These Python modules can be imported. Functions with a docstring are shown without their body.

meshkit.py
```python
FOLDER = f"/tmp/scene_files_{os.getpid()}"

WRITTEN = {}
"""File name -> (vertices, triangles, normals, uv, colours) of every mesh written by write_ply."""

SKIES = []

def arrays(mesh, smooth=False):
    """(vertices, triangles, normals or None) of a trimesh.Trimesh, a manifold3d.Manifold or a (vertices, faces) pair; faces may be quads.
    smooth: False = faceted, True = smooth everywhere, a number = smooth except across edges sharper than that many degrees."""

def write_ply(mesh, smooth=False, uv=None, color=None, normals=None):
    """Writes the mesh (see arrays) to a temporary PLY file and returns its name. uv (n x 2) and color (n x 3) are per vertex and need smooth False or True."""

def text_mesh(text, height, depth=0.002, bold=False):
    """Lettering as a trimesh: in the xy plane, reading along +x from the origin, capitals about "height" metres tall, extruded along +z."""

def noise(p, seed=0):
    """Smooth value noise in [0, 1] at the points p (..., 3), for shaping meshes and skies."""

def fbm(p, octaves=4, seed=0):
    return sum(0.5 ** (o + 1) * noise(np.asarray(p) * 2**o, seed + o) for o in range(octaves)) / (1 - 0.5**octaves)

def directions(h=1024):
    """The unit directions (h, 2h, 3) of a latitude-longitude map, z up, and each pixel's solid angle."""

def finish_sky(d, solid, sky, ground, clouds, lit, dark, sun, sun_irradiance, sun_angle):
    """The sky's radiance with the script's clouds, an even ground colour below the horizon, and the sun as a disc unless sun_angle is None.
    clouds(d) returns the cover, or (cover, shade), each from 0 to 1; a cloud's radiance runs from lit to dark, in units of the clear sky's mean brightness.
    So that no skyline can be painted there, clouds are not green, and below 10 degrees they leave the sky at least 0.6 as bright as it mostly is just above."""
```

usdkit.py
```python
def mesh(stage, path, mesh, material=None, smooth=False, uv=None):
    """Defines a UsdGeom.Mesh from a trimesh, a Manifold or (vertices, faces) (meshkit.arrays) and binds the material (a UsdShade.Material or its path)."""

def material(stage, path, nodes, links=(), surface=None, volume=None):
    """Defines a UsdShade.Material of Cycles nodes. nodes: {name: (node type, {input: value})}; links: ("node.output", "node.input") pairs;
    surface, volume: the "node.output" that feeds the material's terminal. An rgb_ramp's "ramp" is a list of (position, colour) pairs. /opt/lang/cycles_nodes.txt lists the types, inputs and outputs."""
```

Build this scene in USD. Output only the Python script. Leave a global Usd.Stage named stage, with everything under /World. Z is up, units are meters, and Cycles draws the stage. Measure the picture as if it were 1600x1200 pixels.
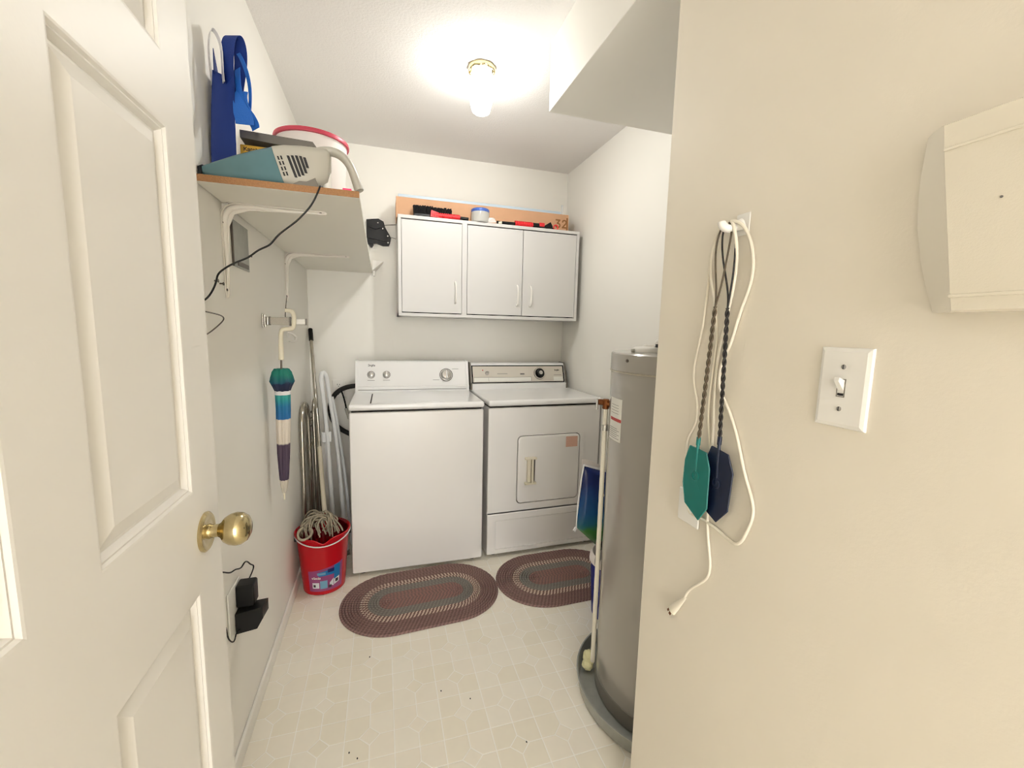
import math, random
import numpy as np, trimesh, usdkit, meshkit
import manifold3d as m3
from shapely.geometry import Polygon, Point, box as sbox
from pxr import Usd, UsdGeom, UsdLux, UsdShade, Sdf, Gf

stage = Usd.Stage.CreateInMemory()
UsdGeom.SetStageUpAxis(stage, UsdGeom.Tokens.z)
UsdGeom.SetStageMetersPerUnit(stage, 1.0)
UsdGeom.Xform.Define(stage, '/World')
UsdGeom.Scope.Define(stage, '/World/Looks')
rng = random.Random(7)
PI = math.pi

# ------------------------------------------------------------------ camera
FPX = 662.28
FW = np.array([0.29245984, 0.94819354, -0.12408164])
RT = np.array([0.95616855, -0.29191564, 0.02295566])
UP = np.array([0.01445496, 0.12535657, 0.99200644])
CAM = np.array([0.42376834, 0.0, 1.29312744])
cam = UsdGeom.Camera.Define(stage, '/World/Camera')
cam.CreateHorizontalApertureAttr(36.0)
cam.CreateVerticalApertureAttr(27.0)
cam.CreateFocalLengthAttr(FPX * 36.0 / 1600.0)
cam.CreateClippingRangeAttr(Gf.Vec2f(0.01, 100))
cam.AddTransformOp().Set(Gf.Matrix4d(*RT, 0, *UP, 0, *(-FW), 0, *CAM, 1))
EXPOSURE = 0.22
cam.CreateExposureAttr(EXPOSURE)

# ------------------------------------------------------------------ light
# soft light of the hall behind the camera, through the open end of the entry
DOME_STRENGTH = 2.5
LAMP_STRENGTH = 525.0
GLASS_GLOW = 4.0
dome = UsdLux.DomeLight.Define(stage, '/World/hall_daylight')
dome.CreateIntensityAttr(DOME_STRENGTH)
dome.CreateColorAttr(Gf.Vec3f(1.0, 0.985, 0.96))

# ------------------------------------------------------------------ materials
LOOKS = {}
def lin(c):
    return tuple(((x / 255) / 12.92) if x / 255 <= 0.04045 else (((x / 255) + 0.055) / 1.055) ** 2.4 for x in c)

def mat(name, rgb, rough=0.5, metal=0.0, bump=0.0, scale=60.0, var=0.0, vscale=4.0, coat=0.0, detail=3.0, spec=None, trans=0.0, emis=None, dist=0.002, alpha=None, sss=0.0):
    """rgb in sRGB 0..255; var mixes a darker tone by noise; bump is noise relief."""
    if name in LOOKS:
        return LOOKS[name]
    p = {'roughness': rough, 'metallic': metal}
    c = lin(rgb)
    if coat: p['coat_weight'] = coat; p['coat_roughness'] = 0.08
    if spec is not None: p['specular_ior_level'] = spec
    if trans: p['transmission_weight'] = trans
    if alpha is not None: p['alpha'] = alpha
    if emis: p['emission_color'] = emis[0]; p['emission_strength'] = emis[1]
    nodes, links = {'p': ('principled_bsdf', p), 'g': ('geometry', {})}, []
    if var:
        nodes['vn'] = ('noise_texture', {'scale': vscale, 'detail': 4.0, 'roughness': 0.6})
        nodes['vm'] = ('mix', {'color1': c, 'color2': tuple(x * (1 - var) for x in c)})
        links += [('g.position', 'vn.vector'), ('vn.fac', 'vm.fac'), ('vm.color', 'p.base_color')]
    else:
        p['base_color'] = c
    if bump:
        nodes['bn'] = ('noise_texture', {'scale': scale, 'detail': detail, 'roughness': 0.6})
        nodes['bb'] = ('bump', {'strength': bump, 'distance': dist})
        links += [('g.position', 'bn.vector'), ('bn.fac', 'bb.height'), ('bb.normal', 'p.normal')]
    LOOKS[name] = usdkit.material(stage, '/World/Looks/' + name, nodes, links, surface='p.BSDF')
    return LOOKS[name]

M_wall = mat('wall_paint', (250, 247, 239), 0.55, bump=0.12, scale=180, spec=0.3, var=0.02, vscale=2.5)
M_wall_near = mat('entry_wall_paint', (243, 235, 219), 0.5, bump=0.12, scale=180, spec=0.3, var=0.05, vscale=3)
M_ceil = mat('ceiling_stipple', (246, 243, 240), 0.9, bump=0.5, scale=110, detail=4, spec=0.1, dist=0.004)
M_trim = mat('trim_paint', (248, 245, 238), 0.4, spec=0.4)
M_door = mat('door_paint', (243, 240, 234), 0.42, bump=0.10, scale=90, spec=0.4)
M_grout = mat('vinyl_lines', (254, 251, 243), 0.35, spec=0.4)
M_tiles = [mat('vinyl_tile', (248, 241, 226), 0.32, var=0.05, vscale=30, spec=0.4),
           mat('vinyl_tile_pale', (249, 243, 229), 0.32, var=0.05, vscale=25, spec=0.4),
           mat('vinyl_tile_tan', (246, 239, 222), 0.32, var=0.05, vscale=28, spec=0.4)]
M_white_enamel = mat('white_enamel', (240, 237, 233), 0.3, coat=0.4, spec=0.5, bump=0.03, scale=500)
M_white_enamel_w = mat('washer_enamel', (244, 243, 241), 0.28, coat=0.4, spec=0.5, bump=0.03, scale=500)
M_gap = mat('dark_gap', (40, 36, 33), 0.8)
M_melamine = mat('white_melamine', (219, 217, 214), 0.35, spec=0.4)
M_melamine_shelf = mat('shelf_melamine', (244, 240, 228), 0.45, spec=0.4)
M_particle = mat('particle_board', (190, 140, 95), 0.8, var=0.5, vscale=220, bump=0.6, scale=300)
M_plastic_w = mat('white_plastic', (244, 241, 234), 0.4, spec=0.4)
M_plastic_cream = mat('cream_plastic', (234, 226, 204), 0.4, spec=0.4)
M_enamel_w = mat('white_metal', (236, 230, 220), 0.35, spec=0.5)
M_black = mat('black_plastic', (11, 11, 12), 0.4, spec=0.35)
M_black_matt = mat('black_bristle', (14, 13, 16), 0.8, bump=1.0, scale=260, dist=0.006)
M_rubber = mat('black_rubber', (22, 21, 20), 0.55)
M_brass = mat('polished_brass', (212, 196, 152), 0.14, metal=1.0, var=0.3, vscale=70)
M_brass_dark = mat('aged_brass', (128, 74, 34), 0.35, metal=0.7, var=0.4, vscale=90)
M_chrome = mat('chrome', (200, 196, 190), 0.14, metal=1.0)
M_alu = mat('aluminium_tube', (196, 190, 178), 0.22, metal=1.0, var=0.1, vscale=25)
M_screw = mat('dull_steel', (110, 104, 98), 0.4, metal=0.9)
M_galv = mat('galvanised_steel', (184, 186, 180), 0.45, metal=0.35, var=0.3, vscale=34, bump=0.15, scale=70)
M_heater = mat('heater_grey', (174, 170, 163), 0.2, metal=0.1, coat=0.5, spec=0.5, bump=0.03, scale=14, dist=0.01)
M_heater_base = mat('heater_skirt', (128, 124, 117), 0.35, spec=0.5)
M_red = mat('red_plastic', (188, 4, 24), 0.3, spec=0.5)
M_red_dark = mat('red_inner', (128, 4, 18), 0.4, spec=0.4)
M_redgrip = mat('red_grip', (232, 44, 52), 0.45)
M_bluebin = mat('blue_plastic', (14, 38, 138), 0.35, spec=0.5)
M_bagblue = mat('blue_nonwoven', (10, 48, 128), 0.6, bump=0.3, scale=350)
M_baglight = mat('blue_handle_cloth', (30, 104, 200), 0.6, bump=0.3, scale=350)
M_teal = mat('teal_translucent', (96, 134, 142), 0.25, spec=0.5, coat=0.3, var=0.25, vscale=18)
M_greyplastic = mat('grey_plastic', (188, 184, 172), 0.4, spec=0.4)
M_greydark = mat('grey_lid_plastic', (118, 112, 102), 0.5)
M_yellow = mat('yellow_card', (226, 178, 62), 0.6, var=0.15, vscale=12)
M_tub = mat('milky_plastic', (240, 232, 226), 0.4, spec=0.4)
M_redrim = mat('rose_rim', (206, 66, 88), 0.4)
M_pink = mat('pink_sticker', (255, 70, 130), 0.5)
M_card = mat('cardboard', (222, 174, 136), 0.8, var=0.14, vscale=14, bump=0.1, scale=200)
M_cardprint = mat('box_print', (150, 104, 62), 0.8)
M_paleblue = mat('pale_blue_plastic', (196, 214, 228), 0.4)
M_jar = mat('jar_plastic', (228, 226, 220), 0.12, spec=0.5, trans=0.35)
M_lidblue = mat('blue_lid', (72, 106, 190), 0.35)
M_cloth_w = mat('white_strap', (236, 234, 236), 0.6)
M_mop = mat('mop_cotton', (178, 166, 144), 0.9, var=0.35, vscale=90, bump=0.5, scale=500)
M_sw_teal = mat('swatter_teal', (10, 116, 110), 0.4, spec=0.5)
M_sw_navy = mat('swatter_navy', (12, 26, 56), 0.4, spec=0.5)
M_wire_br = mat('brown_wire', (88, 76, 58), 0.5)
M_wire_bk = mat('black_wire', (34, 30, 30), 0.45)
M_cord = mat('white_cord', (238, 230, 212), 0.45)
M_chime = mat('chime_plastic', (238, 230, 212), 0.45, bump=0.12, scale=400)
M_foam = mat('yellow_foam', (244, 238, 190), 0.9, bump=0.6, scale=200)
M_paper = mat('paper_label', (238, 236, 228), 0.6, spec=0.2)
M_print = mat('ink_grey', (120, 116, 112), 0.6)
M_ink = mat('ink_black', (30, 28, 30), 0.6)
M_inkred = mat('ink_red', (186, 70, 66), 0.6)
M_sticker = mat('orange_sticker', (236, 190, 168), 0.6, var=0.25, vscale=160)
M_panel_alu = mat('brushed_panel', (218, 211, 200), 0.35, metal=0.3)
M_silver = mat('silver_knob', (210, 208, 204), 0.22, metal=0.8)
M_whitepaint = mat('grey_white_plastic', (222, 223, 223), 0.4)
M_mask = mat('cap_cream', (246, 240, 226), 0.4)
M_bulb = mat('lamp_bulb', (255, 250, 240), 0.3, emis=((1.0, 1.0, 0.985), LAMP_STRENGTH))
def glass(name, tint):
    return usdkit.material(stage, '/World/Looks/' + name, {'t': ('transparent_bsdf', {'color': tint}), 'e': ('emission', {'color': (1.0, 1.0, 0.985), 'strength': GLASS_GLOW}), 'a': ('add_closure', {})}, [('t.BSDF', 'a.closure1'), ('e.emission', 'a.closure2')], surface='a.closure')
M_lamp, M_lamp_clear = glass('opal_glass', (0.32, 0.32, 0.31)), glass('frosted_glass', (0.97, 0.97, 0.96))

def ramp_material(name, zs, coord, lo, hi, rough=0.6, noise=0.0, interp=False, nscale=30, bump=0.3, bscale=200):
    """printed bands: colour by height in the object's own coordinates"""
    nodes = {'tc': ('texture_coordinate', {}), 'sx': ('separate_xyz', {}),
             'mr': ('map_range', {'from_min': lo, 'from_max': hi, 'to_min': 0.0, 'to_max': 1.0}),
             'n': ('noise_texture', {'scale': nscale, 'detail': 3.0}),
             'ad': ('math', {'math_type': 'multiply_add', 'value2': noise, 'value3': 0.0}),
             'sm': ('math', {'math_type': 'add'}),
             'r': ('rgb_ramp', {'ramp': [(a, lin(c)) for a, c in zs], 'interpolate': interp}),
             'bn': ('noise_texture', {'scale': bscale}), 'bb': ('bump', {'strength': bump, 'distance': 0.002}),
             'p': ('principled_bsdf', {'roughness': rough})}
    links = [('tc.object', 'sx.vector'), ('sx.' + coord, 'mr.value'), ('tc.object', 'n.vector'), ('n.fac', 'ad.value1'),
             ('mr.result', 'sm.value1'), ('ad.value', 'sm.value2'), ('sm.value', 'r.fac'), ('r.color', 'p.base_color'),
             ('tc.object', 'bn.vector'), ('bn.fac', 'bb.height'), ('bb.normal', 'p.normal')]
    LOOKS[name] = usdkit.material(stage, '/World/Looks/' + name, nodes, links, surface='p.BSDF')
    return LOOKS[name]

# ------------------------------------------------------------------ mesh helpers (all return trimesh)
def T(v, f): return trimesh.Trimesh(np.asarray(v, float), np.asarray(f, int), process=False)
def cat(*ms): return trimesh.util.concatenate([m for m in ms if m is not None])
def from_man(m):
    q = m.to_mesh(); return trimesh.Trimesh(q.vert_properties[:, :3], q.tri_verts, process=False)
def hull(pts): return from_man(m3.Manifold.hull_points(np.asarray(pts, np.float32)))
def box(x0, x1, y0, y1, z0, z1, b=0.0):
    x0, x1 = sorted((x0, x1)); y0, y1 = sorted((y0, y1)); z0, z1 = sorted((z0, z1))
    if b <= 0:
        m = trimesh.creation.box((x1 - x0, y1 - y0, z1 - z0)); m.apply_translation(((x0 + x1) / 2, (y0 + y1) / 2, (z0 + z1) / 2)); return m
    b = min(b, (x1 - x0) / 2.01, (y1 - y0) / 2.01, (z1 - z0) / 2.01)
    P = []
    k = 0.35 * b
    for ex, e in ((0, 1), (1, 0)), :
        pass
    for X, sx in ((x0, 1), (x1, -1)):
        for Y, sy in ((y0, 1), (y1, -1)):
            for Z, sz in ((z0, 1), (z1, -1)):
                P += [(X, Y + sy * b, Z + sz * b), (X + sx * b, Y, Z + sz * b), (X + sx * b, Y + sy * b, Z),
                      (X + sx * k, Y + sy * k, Z + sz * b), (X + sx * k, Y + sy * b, Z + sz * k), (X + sx * b, Y + sy * k, Z + sz * k)]
    return hull(P)
def frame_from(d):
    d = np.asarray(d, float); d = d / np.linalg.norm(d)
    a = np.cross(d, (0, 0, 1.0) if abs(d[2]) < 0.9 else (1.0, 0, 0)); a /= np.linalg.norm(a)
    return d, a, np.cross(d, a)
def lathe(profile, origin=(0, 0, 0), axis=(0, 0, 1), n=32, sector=None):
    """profile: (radius, height) pairs along axis"""
    d, a, b = frame_from(axis)
    if abs(axis[2]) > 0.99: a, b = np.array((1.0, 0, 0)), np.array((0, 1.0, 0)) * (1 if axis[2] > 0 else -1)
    ang = np.linspace(0, 2 * PI, n, endpoint=False) if sector is None else np.linspace(sector[0], sector[1], n)
    pr = np.asarray(profile, float)
    V = np.array([np.asarray(origin) + r * (math.cos(t) * a + math.sin(t) * b) + h * d for r, h in pr for t in ang])
    F = []
    cols = n if sector is None else n - 1
    for i in range(len(pr) - 1):
        for j in range(cols):
            q = (i * n + j, i * n + (j + 1) % n, (i + 1) * n + (j + 1) % n, (i + 1) * n + j)
            F += [(q[0], q[1], q[2]), (q[0], q[2], q[3])]
    return T(V, F)
def cyl(p0, p1, r, n=20, r2=None, bev=0.0):
    p0, p1 = np.asarray(p0, float), np.asarray(p1, float); L = np.linalg.norm(p1 - p0); r2 = r if r2 is None else r2
    if bev: pr = [(0, 0), (r - bev, 0), (r, bev), (r2, L - bev), (r2 - bev, L), (0, L)]
    else: pr = [(0, 0), (r, 0), (r2, L), (0, L)]
    return lathe(pr, p0, p1 - p0, n)
def spline(pts, k=8):
    p = np.asarray(pts, float)
    if len(p) < 3: return p
    from scipy.interpolate import CubicSpline
    t = np.r_[0, np.cumsum(np.linalg.norm(np.diff(p, axis=0), axis=1) ** 0.5 + 1e-6)]
    return CubicSpline(t, p)(np.linspace(0, t[-1], (len(p) - 1) * k + 1))
def tube(pts, r, n=10, k=8, smooth=True, flat=None, cap=True, up=None):
    """swept tube; r scalar or list per control point; flat=(wa, wb) gives an oval/flat section with wa along `up`-normal"""
    p = spline(pts, k) if smooth else np.asarray(pts, float)
    if np.ndim(r): r = np.interp(np.linspace(0, 1, len(p)), np.linspace(0, 1, len(r)), r)
    r = np.broadcast_to(r, (len(p),))
    t = np.gradient(p, axis=0); t /= np.linalg.norm(t, axis=1, keepdims=True) + 1e-12
    a = np.zeros_like(p); d, a0, b0 = frame_from(t[0]); a[0] = a0 if up is None else np.asarray(up, float)
    for i in range(len(p)):
        if i: a[i] = a[i - 1]
        a[i] -= t[i] * (a[i] @ t[i]); a[i] /= np.linalg.norm(a[i]) + 1e-12
    b = np.cross(t, a); ang = np.arange(n) * 2 * PI / n
    fa, fb = flat or (1, 1)
    V = p[:, None] + r[:, None, None] * (fa * np.cos(ang)[None, :, None] * a[:, None] + fb * np.sin(ang)[None, :, None] * b[:, None])
    V = V.reshape(-1, 3); F = []
    for i in range(len(p) - 1):
        for j in range(n):
            q = (i * n + j, i * n + (j + 1) % n, (i + 1) * n + (j + 1) % n, (i + 1) * n + j)
            F += [(q[0], q[1], q[2]), (q[0], q[2], q[3])]
    if cap:
        V = np.vstack([V, p[0], p[-1]]); c0, c1 = len(V) - 2, len(V) - 1; o = (len(p) - 1) * n
        for j in range(n): F += [(c0, (j + 1) % n, j), (c1, o + j, o + (j + 1) % n)]
    return T(V, F)
def ribbon(pts, width_vec, w, th=0.0015, k=8):
    """flat strap through pts; width_vec gives the direction of its width"""
    p = spline(pts, k); wv = np.asarray(width_vec, float)
    wv = np.broadcast_to(wv, p.shape) if wv.ndim == 1 else np.array([np.interp(np.linspace(0, 1, len(p)), np.linspace(0, 1, len(wv)), wv[:, c]) for c in range(3)]).T
    w = np.interp(np.linspace(0, 1, len(p)), np.linspace(0, 1, np.size(w)), np.atleast_1d(w))
    t = np.gradient(p, axis=0); t /= np.linalg.norm(t, axis=1, keepdims=True) + 1e-12
    wv = wv / np.linalg.norm(wv, axis=1, keepdims=True)
    nn = np.cross(t, wv); nn /= np.linalg.norm(nn, axis=1, keepdims=True) + 1e-12
    V = []
    for i in range(len(p)):
        for s, h in ((-1, -1), (1, -1), (1, 1), (-1, 1)): V.append(p[i] + s * wv[i] * w[i] / 2 + h * nn[i] * th / 2)
    F = []
    for i in range(len(p) - 1):
        for j in range(4):
            q = (4 * i + j, 4 * i + (j + 1) % 4, 4 * i + 4 + (j + 1) % 4, 4 * i + 4 + j); F += [(q[0], q[1], q[2]), (q[0], q[2], q[3])]
    o = 4 * (len(p) - 1); F += [(0, 2, 1), (0, 3, 2), (o, o + 1, o + 2), (o, o + 2, o + 3)]
    return T(V, F)
def extrude(poly, h0, h1, frame=None):
    """shapely polygon (or point list) extruded h0..h1; frame = (origin, u, v) maps 2-D to 3-D with the height along u x v"""
    if not hasattr(poly, 'exterior'): poly = Polygon(poly)
    m = trimesh.creation.extrude_polygon(poly, h1 - h0, engine='earcut'); m.apply_translation((0, 0, h0))
    if frame is not None:
        o, u, v = (np.asarray(x, float) for x in frame); w = np.cross(u, v)
        m = T(o + m.vertices[:, :1] * u + m.vertices[:, 1:2] * v + m.vertices[:, 2:3] * w, m.faces)
    return m
def rrect(x0, x1, y0, y1, r, n=6): return sbox(x0 + r, y0 + r, x1 - r, y1 - r).buffer(r, quad_segs=n)
def sphere(c, r, sub=2, s=(1, 1, 1)):
    m = trimesh.creation.icosphere(sub, r); m.apply_scale(s) if np.ndim(s) else None; m.apply_translation(c); return m
def text(s, h, o, u, v, depth=0.0008, bold=True):
    m = meshkit.text_mesh(s, h, depth, bold); o, u, v = (np.asarray(x, float) for x in (o, u, v)); w = np.cross(u, v)
    return T(o + m.vertices[:, :1] * u + m.vertices[:, 1:2] * v + m.vertices[:, 2:3] * w, m.faces)
def loft(rings, cap=True):
    n = len(rings[0]); V = np.vstack(rings); F = []
    for i in range(len(rings) - 1):
        for j in range(n):
            q = (i * n + j, i * n + (j + 1) % n, (i + 1) * n + (j + 1) % n, (i + 1) * n + j); F += [(q[0], q[1], q[2]), (q[0], q[2], q[3])]
    if cap:
        V = np.vstack([V, np.mean(rings[0], 0), np.mean(rings[-1], 0)]); o = (len(rings) - 1) * n
        for j in range(n): F += [(len(V) - 2, (j + 1) % n, j), (len(V) - 1, o + j, o + (j + 1) % n)]
    return T(V, F)
def sub(a, *bs):
    """boolean a minus bs (closed trimeshes)"""
    def M(t):
        t = trimesh.Trimesh(t.vertices, t.faces, process=True)
        if t.volume < 0: t.invert()
        return m3.Manifold(m3.Mesh(np.asarray(t.vertices, np.float32), np.asarray(t.faces, np.uint32)))
    r = M(a)
    for b in bs: r = r - M(b)
    return from_man(r)

# ------------------------------------------------------------------ prim helpers
COUNT = {}
BASE = {}
def numbered(parent, name):
    k = parent + '/' + name; COUNT[k] = COUNT.get(k, 0) + 1
    return k if COUNT[k] == 1 else '%s_%03d' % (k, COUNT[k] - 1)
def setd(prim, label=None, catg=None, group=None, kind=None):
    for k, v in (('label', label), ('category', catg), ('group', group), ('kind', kind)):
        if v: prim.SetCustomDataByKey(k, v)
def thing(name, label, catg, base=(0, 0, 0), rotz=0.0, group=None, kind=None):
    path = numbered('/World', name); x = UsdGeom.Xform.Define(stage, path)
    x.AddTranslateOp().Set(Gf.Vec3d(*map(float, base)))
    if rotz: x.AddRotateZOp().Set(math.degrees(rotz))
    BASE[path] = (np.asarray(base, float), rotz); setd(x.GetPrim(), label, catg, group, kind); return path
def part(name, mesh, material, parent, smooth=35, label=None, kind=None, local=False, uv=None):
    """a mesh part; vertices in world space unless local=True; parent may be a thing or one of its parts"""
    path = numbered(parent, name); b, rz = BASE[parent]
    m = T(mesh.vertices.copy(), mesh.faces)
    if not local:
        m.vertices = m.vertices - b
        if rz:
            c, s = math.cos(-rz), math.sin(-rz); v = m.vertices; m.vertices = np.c_[c * v[:, 0] - s * v[:, 1], s * v[:, 0] + c * v[:, 1], v[:, 2]]
    prim = usdkit.mesh(stage, path, m, material, smooth=smooth, uv=uv).GetPrim()
    BASE[path] = (b, rz); setd(prim, label, None, None, kind); return path
def parts(name, meshes, material, parent, **kw):
    return [part(name, m, material, parent, **kw) for m in meshes]
def single(name, mesh, material, label, catg, group=None, kind=None, smooth=35):
    path = numbered('/World', name); prim = usdkit.mesh(stage, path, mesh, material, smooth=smooth).GetPrim()
    BASE[path] = (np.zeros(3), 0.0); setd(prim, label, catg, group, kind); return path
def struct(name, mesh, material, label, catg, smooth=35):
    return single(name, mesh, material, label, catg, kind='structure', smooth=smooth)

# ================================================================== ROOM
XW, YB, HC, XN, YE, YS, ZS = 1.675, 2.853, 2.38, 1.054, 0.872, 1.643, 2.135
Y0 = -3.0
# floor: base sheet with embossed pieces
floor = struct('floor', box(-0.1, XW + 0.1, Y0, YB + 0.1, -0.06, -0.0006), M_grout, 'cream sheet vinyl floor with an embossed pattern of octagons and small diamonds', 'floor')
CXP, CYP, LX, LY, DH, G = 0.0 + 0.671, 1.118, 0.151, 0.157, 0.0315, 0.0016
def piece(poly):
    p = Polygon(poly).buffer(-G, join_style=2)
    c = np.array(p.exterior.coords)[:-1]; ctr = c.mean(0); n = len(c); c2 = ctr + (c - ctr) * 0.9
    V = np.vstack([np.c_[c, np.full(n, -0.0007)], np.c_[c, np.full(n, -0.00015)], np.c_[c2, np.full(n, 0.0)]])
    F = []
    s = 1 if p.exterior.is_ccw else -1
    for k in range(2):
        for j in range(n):
            q = (k * n + j, k * n + (j + 1) % n, (k + 1) * n + (j + 1) % n, (k + 1) * n + j)
            F += [(q[0], q[1], q[2])[::s], (q[0], q[2], q[3])[::s]]
    for j in range(1, n - 1): F.append((2 * n, 2 * n + j, 2 * n + j + 1)[::s])
    return T(V, F)
pieces = []
for i in range(-5, 8):
    for j in range(-12, 13):
        dx, dy = CXP + i * LX, CYP + j * LY          # a diamond centre
        if not (-0.02 < dx < XW + 0.05 and -0.9 < dy < YB): continue
        pieces.append([(dx - DH, dy), (dx, dy - DH), (dx + DH, dy), (dx, dy + DH)])
        for sx in (-1, 1):
            for sy in (-1, 1):
                a, b = dx + sx * LX / 2, dy + sy * LY / 2
                pieces.append([(dx + sx * DH, dy), (a, dy), (a, b), (dx, b), (dx, dy + sy * DH)])
room_poly = sbox(0.004, -0.9, XW - 0.004, YB - 0.004).difference(sbox(XN - 0.002, -1, XW, YE + 0.002))
near, rest = [], []
for p in pieces:
    c = np.mean(p, 0); q = Polygon(p).intersection(room_poly)
    if q.is_empty or q.geom_type != 'Polygon' or q.buffer(-G).is_empty or q.buffer(-G).geom_type != 'Polygon': continue
    d = np.array([c[0], c[1], 0]) - CAM; z = d @ FW; px, py = (d @ RT) / z * FPX + 800, 600 - (d @ UP) / z * FPX
    vis = z > 0.1 and 340 < px < 1040 and py < 1230 and c[1] < 2.22
    (near if vis else rest).append((z, list(q.exterior.coords)[:-1]))
near.sort(key=lambda t: t[0])
rest = near[300:] + rest; near = near[:300]
for z, p in near:
    part('tile', piece(p), M_tiles[rng.randrange(3)], floor, smooth=False)
part('tile_field', cat(*[piece(p) for z, p in rest]), M_tiles[0], floor, smooth=False, kind='stuff')
specks = [(0.79, 1.30), (0.845, 1.02), (0.30, 1.22), (0.34, 1.24), (0.87, 1.075)]
part('dirt_speck', cat(*[sphere((x, y, 0.0003), 0.0022, 1, (1, 1.6, 0.3)) for x, y in [(0.845, 1.12), (0.61, 1.385), (0.31, 1.235), (0.335, 1.21), (0.705, 1.325), (0.36, 1.62)]]), M_ink, floor, kind='stuff')

struct('wall_left', box(-0.1, 0, Y0, YB + 0.1, -0.05, HC + 0.1), M_wall, 'cream painted left wall with hooks, shelf and umbrella', 'wall')
struct('wall_back', box(0, XW, YB, YB + 0.1, -0.05, HC + 0.1), M_wall, 'cream painted back wall behind washer and dryer', 'wall')
struct('wall_right', box(XW, XW + 0.1, 0.70, YB + 0.1, -0.05, HC + 0.1), M_wall, 'cream painted far right wall beside the dryer', 'wall')
nw = box(XN, XN + 0.11, Y0, YE, -0.05, HC + 0.1, 0.004)
struct('wall_entry', nw, M_wall_near, 'near cream wall on the right carrying the light switch', 'wall')
struct('wall_alcove', box(XN + 0.10, XW + 0.02, 0.72, 0.80, -0.05, HC + 0.1), M_wall, 'hidden side wall of the water heater alcove', 'wall')
struct('ceiling', box(-0.1, XW + 0.1, Y0, YB + 0.1, HC, HC + 0.08), M_ceil, 'white stippled ceiling with a single lamp', 'ceiling')
struct('ceiling_soffit', box(XN, XW + 0.01, YE - 0.02, YS, ZS, HC + 0.01, 0.003), M_wall, 'boxed-in soffit hanging from the ceiling over the water heater', 'soffit')
def base_board(x0, x1, y0, y1):
    return box(x0, x1, y0, y1, -0.0005, 0.058, 0.004)
struct('baseboard_left', base_board(0, 0.011, Y0, YB), M_trim, 'low painted baseboard along the left wall', 'baseboard')
struct('baseboard_back', base_board(0.011, XW, YB - 0.011, YB), M_trim, 'baseboard behind the washer and dryer', 'baseboard')
struct('baseboard_right', base_board(XW - 0.011, XW, 1.0, YB - 0.011), M_trim, 'baseboard along the far right wall', 'baseboard')

# ------------------------------------------------------------------ door_1 : open six-panel door, parallel to the left wall
XD, DT, DY0, DY1, DZ0, DZ1 = 0.139, 0.035, 0.09, 0.849, 0.012, 2.035
door = thing('door_1', 'white six-panel door standing open against the left wall with a brass knob', 'door', (XD, DY0, 0), kind='structure')
cols = [(0.19, 0.424), (0.522, 0.752)]
rows = [(0.24, 0.865), (1.030, 1.568), (1.664, 1.92)]
slab = box(XD - DT, XD, DY0, DY1, DZ0, DZ1, 0.0015)
slab = sub(slab, *[box(XD - 0.017, XD + 0.01, a, b, c, d) for a, b in cols for c, d in rows])
part('slab', slab, M_door, door, smooth=False)
def raised_panel(y0, y1, z0, z1):
    prof = [(0.0, 0.0), (0.003, -0.0005), (0.0055, -0.004), (0.008, -0.0035), (0.0105, -0.0065), (0.0135, -0.0105), (0.017, -0.0105), (0.034, -0.0045), (0.0365, -0.0035)]
    rings = [np.array([(XD + h, y0 + o, z0 + o), (XD + h, y1 - o, z0 + o), (XD + h, y1 - o, z1 - o), (XD + h, y0 + o, z1 - o)]) for o, h in [(0.0, -0.016)] + prof]
    return loft(rings)
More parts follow.
